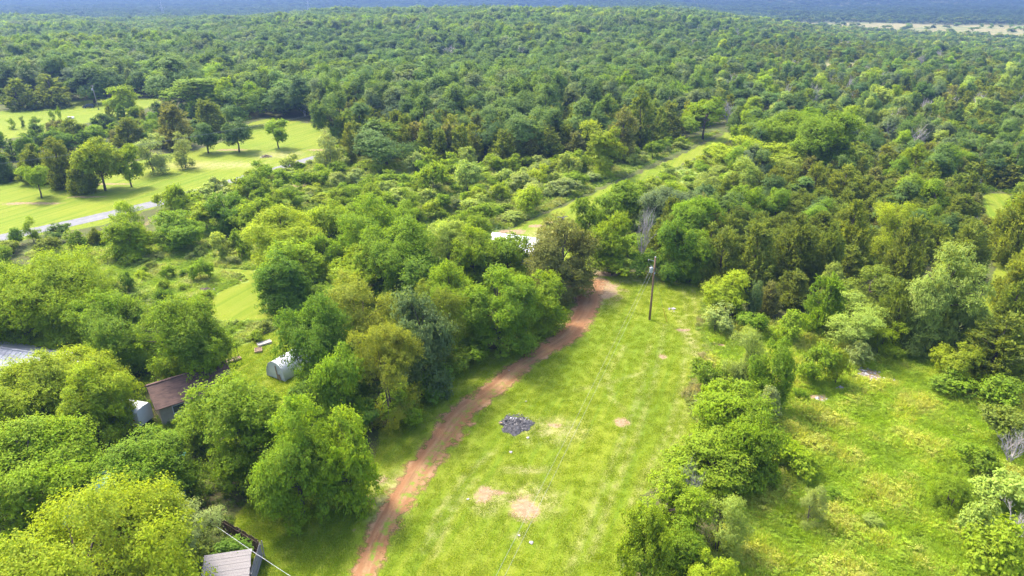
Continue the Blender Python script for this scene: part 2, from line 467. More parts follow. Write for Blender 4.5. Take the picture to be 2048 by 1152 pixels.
gx = axis(-62, 68, 0.45, 1.05, -9000, 9000)
gy = axis(36, 112, 0.45, 1.03, -300, 11000)
GX, GY = np.meshgrid(gx, gy)
X, Y = GX.ravel(), GY.ravel()
W = wob(X, Y) * 0.9
WF = wob(X * 1.9 + 3, Y * 1.9)
def mask(P, soft=1.0, wo=1.0):
    out = np.zeros(X.shape)
    lo, hi = P.min(0) - 12, P.max(0) + 12
    sel = (X > lo[0]) & (X < hi[0]) & (Y > lo[1]) & (Y < hi[1])
    out[sel] = sstep(-soft, soft, poly_sd(P, X[sel], Y[sel]) + W[sel] * wo)
    return out
def spots(L):
    out = np.zeros(X.shape)
    for cx, cy_, rx, ry in L:
        d = np.hypot((X - cx) / rx, (Y - cy_) / ry) * (1 + 0.25 * WF)
        out = np.maximum(out, 1 - sstep(0.35, 1.25, d))
    return out
m_lawn = mask(LAWN)
for P in (LANE, LAWN_L, LAWN_F, SPOT, GARDEN, YARD, CLEAR_R, TRACK_R):
    m_lawn = np.maximum(m_lawn, mask(P, 1.2))
m_bare, m_straw = spots(BARE), spots(STRAW)
TYRE = [((1398, 640), (1388, 760), (1362, 860), (1312, 960), (1290, 1010)), ((1378, 640), (1364, 760), (1338, 860), (1286, 960), (1262, 1010)),
        ((850, 1100), (880, 1020), (930, 950), (990, 900)), ((870, 1110), (905, 1020), (950, 960)), ((1250, 690), (1215, 750), (1225, 800), (1260, 830)),
        ((1330, 650), (1310, 760), (1270, 880), (1220, 1000), (1180, 1120)), ((1300, 690), (1275, 800), (1235, 900), (1185, 1020), (1140, 1140)),
        ((1150, 780), (1200, 770), (1290, 745)), ((1385, 560), (1392, 640)), ((1368, 562), (1374, 640))]
for line in TYRE:
    pts = pix(*line)
    for a_, b_ in zip(pts[:-1], pts[1:]):
        e_ = b_ - a_
        sel = (np.abs(X - (a_[0] + b_[0]) / 2) < abs(e_[0]) / 2 + 3) & (np.abs(Y - (a_[1] + b_[1]) / 2) < abs(e_[1]) / 2 + 3)
        wx, wy = X[sel] - a_[0], Y[sel] - a_[1]
        t_ = np.clip((wx * e_[0] + wy * e_[1]) / (e_ @ e_), 0, 1)
        dd_ = np.hypot(wx - e_[0] * t_, wy - e_[1] * t_)
        m_straw[sel] = np.maximum(m_straw[sel], 0.55 * (1 - sstep(0.15, 0.6, dd_)))
m_meadow = mask(MEADOW, 1.5)
m_scrub = np.maximum(np.maximum(mask(SCRUB, 2.0), mask(BRUSH, 2.0)), mask(LOWB, 2.0))
m_tan = np.maximum(mask(TAN1, 12.0, 0), mask(TAN2, 4.0))
nx, ny = len(gx), len(gy)
gv = np.stack([X, Y, terrain(X, Y)], 1)
idx = np.arange(nx * ny).reshape(ny, nx)
gf = np.stack([idx[:-1, :-1], idx[:-1, 1:], idx[1:, 1:], idx[1:, :-1]], -1).reshape(-1, 4)

def fast_mesh(name, verts, quads, mat, smooth=False):
    me = bpy.data.meshes.new(name)
    k = quads.shape[1]
    me.vertices.add(len(verts)); me.vertices.foreach_set('co', np.asarray(verts, np.float32).ravel())
    me.loops.add(quads.size); me.loops.foreach_set('vertex_index', quads.astype(np.int32).ravel())
    me.polygons.add(len(quads)); me.polygons.foreach_set('loop_start', np.arange(0, quads.size, k, dtype=np.int32))
    me.polygons.foreach_set('loop_total', np.full(len(quads), k, np.int32))
    if smooth:
        me.polygons.foreach_set('use_smooth', np.ones(len(quads), bool))
    if mat is not None:
        me.materials.append(mat)
    me.update(calc_edges=True)
    return me

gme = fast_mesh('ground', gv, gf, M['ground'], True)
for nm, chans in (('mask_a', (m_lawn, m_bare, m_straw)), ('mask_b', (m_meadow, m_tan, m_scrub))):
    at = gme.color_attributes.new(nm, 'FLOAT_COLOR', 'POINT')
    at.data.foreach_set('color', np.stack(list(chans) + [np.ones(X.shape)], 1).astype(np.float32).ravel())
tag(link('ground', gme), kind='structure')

def strip(name, rows, mat, z, grow, step, cols, label):
    """Strip of road from rows of (left point, right point) on the ground."""
    L = np.array([r[0] for r in rows]); R = np.array([r[1] for r in rows])
    C = (L + R) / 2
    s = np.concatenate([[0], np.cumsum(np.hypot(*np.diff(C, axis=0).T))])
    t = np.arange(0, s[-1], step)
    def smooth_interp(A):
        o = np.stack([np.interp(t, s, A[:, k]) for k in (0, 1)], 1)
        k = max(3, int(4 / step) | 1)
        pad = np.pad(o, ((k // 2, k // 2), (0, 0)), 'edge')
        return np.stack([np.convolve(pad[:, j], np.ones(k) / k, 'valid') for j in (0, 1)], 1)
    l, r = smooth_interp(L), smooth_interp(R)
    c = (l + r) / 2
    l, r = c + (l - c) * grow, c + (r - c) * grow
    u = np.linspace(0, 1, cols)
    P = l[:, None] * (1 - u[None, :, None]) + r[:, None] * u[None, :, None]
    xy = P.reshape(-1, 2)
    zz = terrain(xy[:, 0], xy[:, 1]) + z
    v = np.column_stack([xy, zz])
    n = len(t); ii = np.arange(n * cols).reshape(n, cols)
    q = np.stack([ii[:-1, :-1], ii[:-1, 1:], ii[1:, 1:], ii[1:, :-1]], -1).reshape(-1, 4)
    me = fast_mesh(name, v, q, mat, True)
    uv = np.stack([np.broadcast_to(u[None], (n, cols)), np.broadcast_to(t[:, None], (n, cols))], -1).reshape(-1, 2)
    ul = me.uv_layers.new(name='UVMap')
    ul.data.foreach_set('uv', uv[q.ravel()].astype(np.float32).ravel())
    return tag(link(name, me), label, kind='structure')

DIRT_ROWS = [(1260, 650, 720), (1152, 698, 760), (1064, 727, 792), (995, 768, 838), (926, 812, 884), (873, 850, 928), (821, 887, 962), (780, 950, 1022),
             (727, 1018, 1076), (675, 1095, 1168), (640, 1132, 1192), (612, 1145, 1204), (588, 1146, 1210), (570, 1148, 1212), (556, 1152, 1212)]
DIRT = [(ground(a, y).xy, ground(b, y).xy) for y, a, b in DIRT_ROWS]
strip('dirt_road', DIRT, M['dirt'], 0.012, 1.28, 0.35, 15, 'red dirt track curving across the mown field')
def offset_road(line, w):
    pts = [ground(*p).xy for p in line]
    rows = []
    for i, p in enumerate(pts):
        t = (pts[min(i + 1, len(pts) - 1)] - pts[max(i - 1, 0)]).normalized()
        nrm = Vector((-t.y, t.x))
        rows.append((p + nrm * w / 2, p - nrm * w / 2))
    return rows
PAVED = offset_road(((-300, 540), (-120, 502), (0, 476), (130, 449), (240, 424), (330, 402), (430, 374), (520, 347), (565, 336), (630, 316), (690, 298), (760, 280)), 5.0)
strip('paved_road', PAVED, M['gravel'], 0.012, 1.08, 0.8, 7, 'pale grey country road along the left lawn')

# ------------------------------------------------------------------ plant prototypes
def leaf_quads(p, nrm, L, wid, r):
    """Diamond leaf quads at points p facing nrm."""
    n = len(p)
    rnd = r.normal(size=(n, 3))
    t = np.cross(nrm, rnd); t /= np.linalg.norm(t, axis=1, keepdims=True) + 1e-9
    b = np.cross(nrm, t)
    L = np.broadcast_to(L, (n,))[:, None] * r.uniform(0.65, 1.3, (n, 1))
    v = np.empty((n, 4, 3))
    v[:, 0] = p - t * L * 0.5
    v[:, 1] = p + b * L * wid * 0.5 + nrm * L * 0.08
    v[:, 2] = p + t * L * 0.5 - nrm * L * 0.12
    v[:, 3] = p - b * L * wid * 0.5 + nrm * L * 0.08
    return v

def sphere_dirs(n, r):
    d = r.normal(size=(n, 3))
    return d / np.linalg.norm(d, axis=1, keepdims=True)

def crown(seed, R, h, leaf, n, style):
    r = np.random.default_rng(seed)
    ph = r.uniform(0, 6.28, 6)
    if style in ('broad', 'dome', 'lawn', 'wispy', 'shrub'):
        b = {'broad': -0.02, 'dome': 0.0, 'lawn': 0.13, 'wispy': -0.04, 'shrub': -0.1}[style]
        cz, rz = h * (1 + b) / 2, h * (1 - b) / 2
        K = {'broad': 64, 'dome': 30, 'lawn': 54, 'wispy': 44, 'shrub': 18}[style]
        if R > 4 and style != 'dome': K = int(K * (1.7 if R < 7 else 3.2))
        d = sphere_dirs(K * 3, r)
        d = d[d[:, 2] > {'broad': -0.8, 'dome': -0.5, 'lawn': -0.85, 'wispy': -0.7, 'shrub': -0.4}[style]][:K]
        K = len(d)
        Q = {'broad': 8, 'dome': 5, 'lawn': 6, 'wispy': 8, 'shrub': 5}[style] + (3 if R > 7 else 0)
        qa = r.uniform(0, 6.283) + np.arange(Q) * 6.283 / Q + r.uniform(-0.45, 0.45, Q)
        qr = R * r.uniform(0.40, 0.68, Q); qr[0] *= 0.25
        qz = cz + rz * r.uniform(-0.52, 0.42, Q); qz[0] = cz + rz * r.uniform(0.35, 0.5)
        qs = r.uniform(0.28, 0.46, Q) * (1.15 if style == 'dome' else 1.0); qs[0] = 0.46
        lc_ = np.stack([np.cos(qa) * qr, np.sin(qa) * qr, qz], 1)        # the big limbs' sub-crowns
        low = style in ('broad', 'wispy') 
        q = r.integers(0, Q, K)
        rad = r.uniform(0.35, 0.95, K) ** 0.5
        c = lc_[q] + d * (rad * qs[q])[:, None] * np.array([R, R, rz * 1.02])
        if low:                                                            # skirt of low branches
            sk = r.uniform(size=K) < 0.16
            sa = r.uniform(0, 6.283, K); sr_ = R * r.uniform(0.35, 0.8, K)
            c[sk] = np.stack([np.cos(sa) * sr_, np.sin(sa) * sr_, h * r.uniform(0.06, 0.22, K)], 1)[sk]
        c[:, 2] = np.clip(c[:, 2], h * 0.05 if style != 'lawn' else h * 0.22, h * 0.93)
        rc = R * r.uniform(0.15, 0.33, K) * (1.25 if style == 'shrub' else 1.0) * (1.15 if style == 'dome' else 0.6 if R > 7 else 0.82 if R > 4 else 1)
        flat = {'broad': 0.72, 'dome': 0.9, 'lawn': 0.72, 'wispy': 0.65, 'shrub': 0.8}[style]
        w = rc ** 2
        per = 13
        m = n // per
        k = r.choice(K, m, p=w / w.sum())
        dd = sphere_dirs(m, r)
        dd[:, 2] = np.where(r.uniform(size=m) < 0.5, np.abs(dd[:, 2]), dd[:, 2])
        rr = r.uniform(0.3, 1.0, m) ** 0.45 * (1 + 0.16 * np.abs(r.normal(size=m)))
        sub = c[k] + dd * (rc[k] * rr)[:, None] * np.array([1, 1, flat])       # twig sprays
        sr = np.maximum(leaf * 0.9, rc[k] * r.uniform(0.16, 0.34, m))
        i = np.repeat(np.arange(m), per); n = m * per
        off = r.normal(size=(n, 3)) * np.array([0.6, 0.6, 0.33]) + dd[i] * r.uniform(-0.5, 1.0, (n, 1))
        p = sub[i] + off * sr[i][:, None]
        p[:, 2] = np.maximum(p[:, 2], 0.05)
        cd = (p - np.array([0, 0, cz * 0.8])) / np.array([R, R, rz])
        cd /= np.linalg.norm(cd, axis=1, keepdims=True) + 1e-6
        if style == 'dome':
            nr = cd * 0.9 + dd[i] * 0.2 + np.array([0, 0, 0.25]) + r.normal(size=(n, 3)) * 0.28
        else:
            nr = cd * 0.3 + dd[i] * 0.4 + np.array([0, 0, 0.45]) + r.normal(size=(n, 3)) * 0.36
        nr /= np.linalg.norm(nr, axis=1, keepdims=True)
        v = leaf_quads(p, nr, leaf, 0.62 if style != 'wispy' else 0.42, r)
    else:   # cedar
        K = 80
        t = r.uniform(0, 1, K) ** 1.2
        az = r.uniform(0, 6.283, K)
        prof = np.minimum(1, 0.66 + t * 2.4) * (1 - t) ** 0.5
        lob = 1 + 0.2 * np.sin(2 * az + ph[0]) + 0.16 * np.sin(3 * az + 5 * t + ph[1])
        rad = R * prof * lob * r.uniform(0.4, 0.92, K)
        c = np.stack([np.cos(az) * rad, np.sin(az) * rad, h * (0.05 + 0.84 * t)], 1)
        rc = R * r.uniform(0.17, 0.36, K) * (0.6 + 0.4 * (1 - t))
        w = rc ** 2
        per = 12; m = n // per; n = m * per
        k = r.choice(K, m, p=w / w.sum())
        dd = sphere_dirs(m, r)
        sub = c[k] + dd * (rc[k] * r.uniform(0.3, 1.15, m) ** 0.5)[:, None] * np.array([1, 1, 1.25])
        out = np.stack([np.cos(az[k]), np.sin(az[k]), np.zeros(m)], 1)
        td = out * 0.75 + np.array([0, 0, 0.65]) + r.normal(size=(m, 3)) * 0.35
        td /= np.linalg.norm(td, axis=1, keepdims=True)
        i = np.repeat(np.arange(m), per)
        sl = np.maximum(leaf, rc[k] * 0.55)
        p = sub[i] + td[i] * (sl[i] * r.uniform(-0.6, 1.0, n))[:, None] + r.normal(size=(n, 3)) * (sl[i] * 0.22)[:, None]
        t_ = td[i] + r.normal(size=(n, 3)) * 0.4
        t_ /= np.linalg.norm(t_, axis=1, keepdims=True)
        nr = np.cross(t_, r.normal(size=(n, 3))); nr /= np.linalg.norm(nr, axis=1, keepdims=True)
        bb = np.cross(nr, t_)
        L = leaf * r.uniform(0.6, 1.4, (n, 1))
        p[:, 2] = np.maximum(p[:, 2], 0.12)
        v = np.stack([p - t_ * L * 0.4, p + bb * L * 0.2, p + t_ * L * 0.6, p - bb * L * 0.2], 1)
        cz = None
    q = np.arange(n * 4).reshape(n, 4)
    lv = np.repeat(r.uniform(0, 1, n), 4)
    return v.reshape(-1, 3), q, lv, c

def crown_mesh(name, seed, R, h, leaf, n, style):
    v, q, lv, c = crown(seed, R, h, leaf, n, style)
    me = fast_mesh(name, v, q, M['leaf'])
    at = me.attributes.new('leafv', 'FLOAT', 'POINT')
    at.data.foreach_set('value', lv.astype(np.float32))
    return me, c

def trunk_mb(seed, h, c, r0, multi=1, frac=0.62, limbs=14):
    r = random.Random(seed)
    mb = MB()
    sel = sorted(range(len(c)), key=lambda i: r.random())[:limbs]
    for s in range(multi):
        a = r.uniform(0, 6.28)
        lean = Vector((math.cos(a), math.sin(a), 0)) * (0.0 if multi == 1 else h * 0.12)
        top = Vector((r.uniform(-.04, .04) * h, r.uniform(-.04, .04) * h, h * frac)) + lean
        pts = [Vector((0, 0, -0.15)) + lean * 0.1, top * 0.25 + Vector((0.02 * h * r.uniform(-1, 1), 0.02 * h * r.uniform(-1, 1), 0)), top * 0.6, top]
        k = 1 / math.sqrt(multi)
        mb.tube(pts, [r0 * 1.25 * k, r0 * 0.9 * k, r0 * 0.62 * k, r0 * 0.22 * k], 7)
        for j, i in enumerate(sel[s::multi]):
            e = Vector(c[i])
            f = min(0.95, max(0.25, (e.z / h) * 0.75))
            st = top * (f / frac if f < frac else 1.0)
            mid = st.lerp(e, 0.5) + Vector((0, 0, 0.06 * h * r.uniform(0, 1)))
            mb.tube([st, mid, e], [r0 * 0.36 * k, r0 * 0.2 * k, r0 * 0.06 * k], 5, False)
    return mb

def dead_mb(seed, h, R, upright=0.8, r0=0.2):
    r = random.Random(seed)
    mb = MB()
    def branch(p, d, L, rad, lvl):
        n = 3
        pts, rr = [p], [rad]
        for i in range(n):
            d = (d + Vector((r.uniform(-1, 1), r.uniform(-1, 1), r.uniform(-0.5, 0.9) * upright)) * 0.22).normalized()
            p = p + d * L / n
            pts.append(p); rr.append(rad * (1 - 0.72 * (i + 1) / n))
        mb.tube(pts, rr, 5 if lvl < 2 else 4, False)
        if lvl < 4:
            for k in range(4 if lvl < 2 else 3):
                q = pts[1 + min(2, int(r.random() * 3))]
                a = r.uniform(0, 6.28)
                sd = Vector((math.cos(a), math.sin(a), r.uniform(0.1, 1.0) * upright))
                branch(q, (d * 0.75 + sd * 0.75).normalized(), L * r.uniform(0.5, 0.75), rad * 0.5, lvl + 1)
    stems = 3
    for s in range(stems):
        a = 6.283 * s / stems + r.uniform(-0.5, 0.5)
        branch(Vector((0.1 * math.cos(a), 0.1 * math.sin(a), -0.1)), Vector((R / h * 0.7 * math.cos(a), R / h * 0.7 * math.sin(a), 1)).normalized(), h * 0.55, r0 * r.uniform(0.7, 1), 0)
    v = np.array(mb.v)
    s = np.array([R / max(1e-6, np.abs(v[:, :2]).max()), 0, h / v[:, 2].max()])
    mb.v = [(a * s[0], b * s[0], c * s[2]) for a, b, c in mb.v]
    return mb

PROTO = {}          # class -> list of dict(R, h, crown mesh, trunk mesh)
def proto(cls, style, R, h, leaf, n, count, r0, multi=1, frac=0.62, limbs=14):
    L = []
    for i in range(count):
        seed = (sum(ord(ch) * (j + 1) for j, ch in enumerate(cls)) * 37 + i * 101)
        me, c = crown_mesh('crown', seed, R, h, leaf, n, style)
        tm = trunk_mb(seed, h, c, r0, multi, frac, limbs).mesh('trunk', M['bark'], True)
        L.append(dict(R=R, h=h, crown=me, trunk=tm, cls=cls))
    PROTO[cls] = L
proto('broad_big', 'broad', 5.0, 9.0, 0.20, 62000, 4, 0.28, 1, 0.6, 30)
proto('lawn_mid', 'lawn', 3.0, 6.0, 0.22, 15000, 4, 0.15, 1, 0.6, 16)
proto('broad_mid', 'broad', 3.0, 6.0, 0.19, 26000, 5, 0.16, 1, 0.6, 22)
proto('broad_huge', 'broad', 9.5, 11.0, 0.22, 130000, 2, 0.4, 1, 0.55, 40)
proto('broad_far', 'dome', 4.6, 11.0, 0.36, 13000, 6, 0.24, 1, 0.62, 16)
proto('wispy', 'wispy', 3.0, 6.5, 0.17, 18000, 3, 0.12, 2, 0.65, 16)
proto('wispy_big', 'wispy', 4.5, 9.0, 0.19, 42000, 3, 0.2, 2, 0.65, 20)
proto('shrub', 'shrub', 1.5, 2.4, 0.17, 4400, 4, 0.05, 4, 0.6, 10)
proto('shrub_mid', 'shrub', 2.2, 3.4, 0.25, 4400, 4, 0.06, 4, 0.6, 10)
proto('cedar', 'cedar', 2.6, 6.5, 0.26, 20000, 4, 0.13, 1, 0.85, 14)
proto('cedar_far', 'cedar', 2.6, 8.5, 0.45, 5000, 4, 0.15, 1, 0.85, 10)
PROTO['dead'] = [dict(R=1.7, h=6.0, dead=dead_mb(5 + i, 6.0, 1.7, 1.0).mesh('branches', M['deadwood']), cls='dead') for i in range(3)]
PROTO['dead_wide'] = [dict(R=3.0, h=5.5, dead=dead_mb(25 + i, 5.5, 3.0, 0.55).mesh('branches', M['deadwood']), cls='dead') for i in range(2)]

TINT = {  # leaf colours
    'lime': (0.255, 0.325, 0.018), 'yg': (0.212, 0.300, 0.015), 'mid': (0.170, 0.262, 0.016), 'deep': (0.122, 0.210, 0.020),
    'sage': (0.245, 0.300, 0.085), 'pale': (0.262, 0.335, 0.060), 'olive': (0.158, 0.202, 0.026), 'brown': (0.172, 0.186, 0.045),
    'blue': (0.128, 0.190, 0.066), 'oak': (0.090, 0.152, 0.036), 'oakl': (0.124, 0.196, 0.040), 'greyg': (0.138, 0.190, 0.072),
    'goldol': (0.200, 0.236, 0.026)}

PLACED = []         # (x, y, r) of everything rooted, for spacing
def jit(c, k=0.12):
    f = 1 + random.uniform(-k, k)
    return [max(0.004, c[0] * f * (1 + random.uniform(-k, k) * 0.35)), max(0.004, c[1] * f), max(0.003, c[2] * f * (1 + random.uniform(-k, k)))]

NAMES = {'lawn': ('broadleaf_tree', 'tree'), 'broad': ('broadleaf_tree', 'tree'), 'wispy': ('feathery_tree', 'tree'), 'cedar': ('cedar_tree', 'tree'), 'shrub': ('shrub', 'shrub'),
         'dead': ('dead_tree', 'dead tree'), 'sapling': ('sapling', 'tree')}
def plant(cls, x, y, r, h, tint, label, group, fam=None):
    P = random.choice(PROTO[cls])
    fam = fam or cls.split('_')[0]
    nm, cat = NAMES[fam]
    t = thing(nm, (x, y, tz(x, y)), label, cat, group, random.uniform(0, 6.283))
    t.scale = (r / P['R'], r / P['R'], h / P['h'])
    PLACED.append((x, y, r))
    if 'dead' in P:
        link('branches', P['dead'], t)
    else:
        link('trunk', P['trunk'], t)
        c = link('crown', P['crown'], t)
        c['tint'] = jit(TINT[tint]) if isinstance(tint, str) else tint
    return t

def fit(x0, x1, y0, y1, b=0.06):
    """Crown seen in a pixel box -> root position, radius and height, standing on level ground."""
    th = lambda yy: PITCH + math.atan((yy - 576) / FPX)
    t = (th(y0) + th(y1)) / 2; al = (th(y1) - th(y0)) / 2
    k = (1 + b) / (1 - b); v = 2.0
    for _ in range(40):
        S = (CAM_H - k * v) / math.sin(t)
        depth = S * math.cos(t - PITCH)
        r = (x1 - x0) / 2 / FPX * depth
        vv = (S * math.tan(al)) ** 2 - (r * math.sin(t)) ** 2
        nv = math.sqrt(max(vv, (0.5 * r) ** 2)) / math.cos(t)
        v = 0.5 * v + 0.5 * min(nv, 9.0)
    x = ((x0 + x1) / 2 - 1024) / FPX * depth
    return x, S * math.cos(t), r, 2 * v / (1 - b)
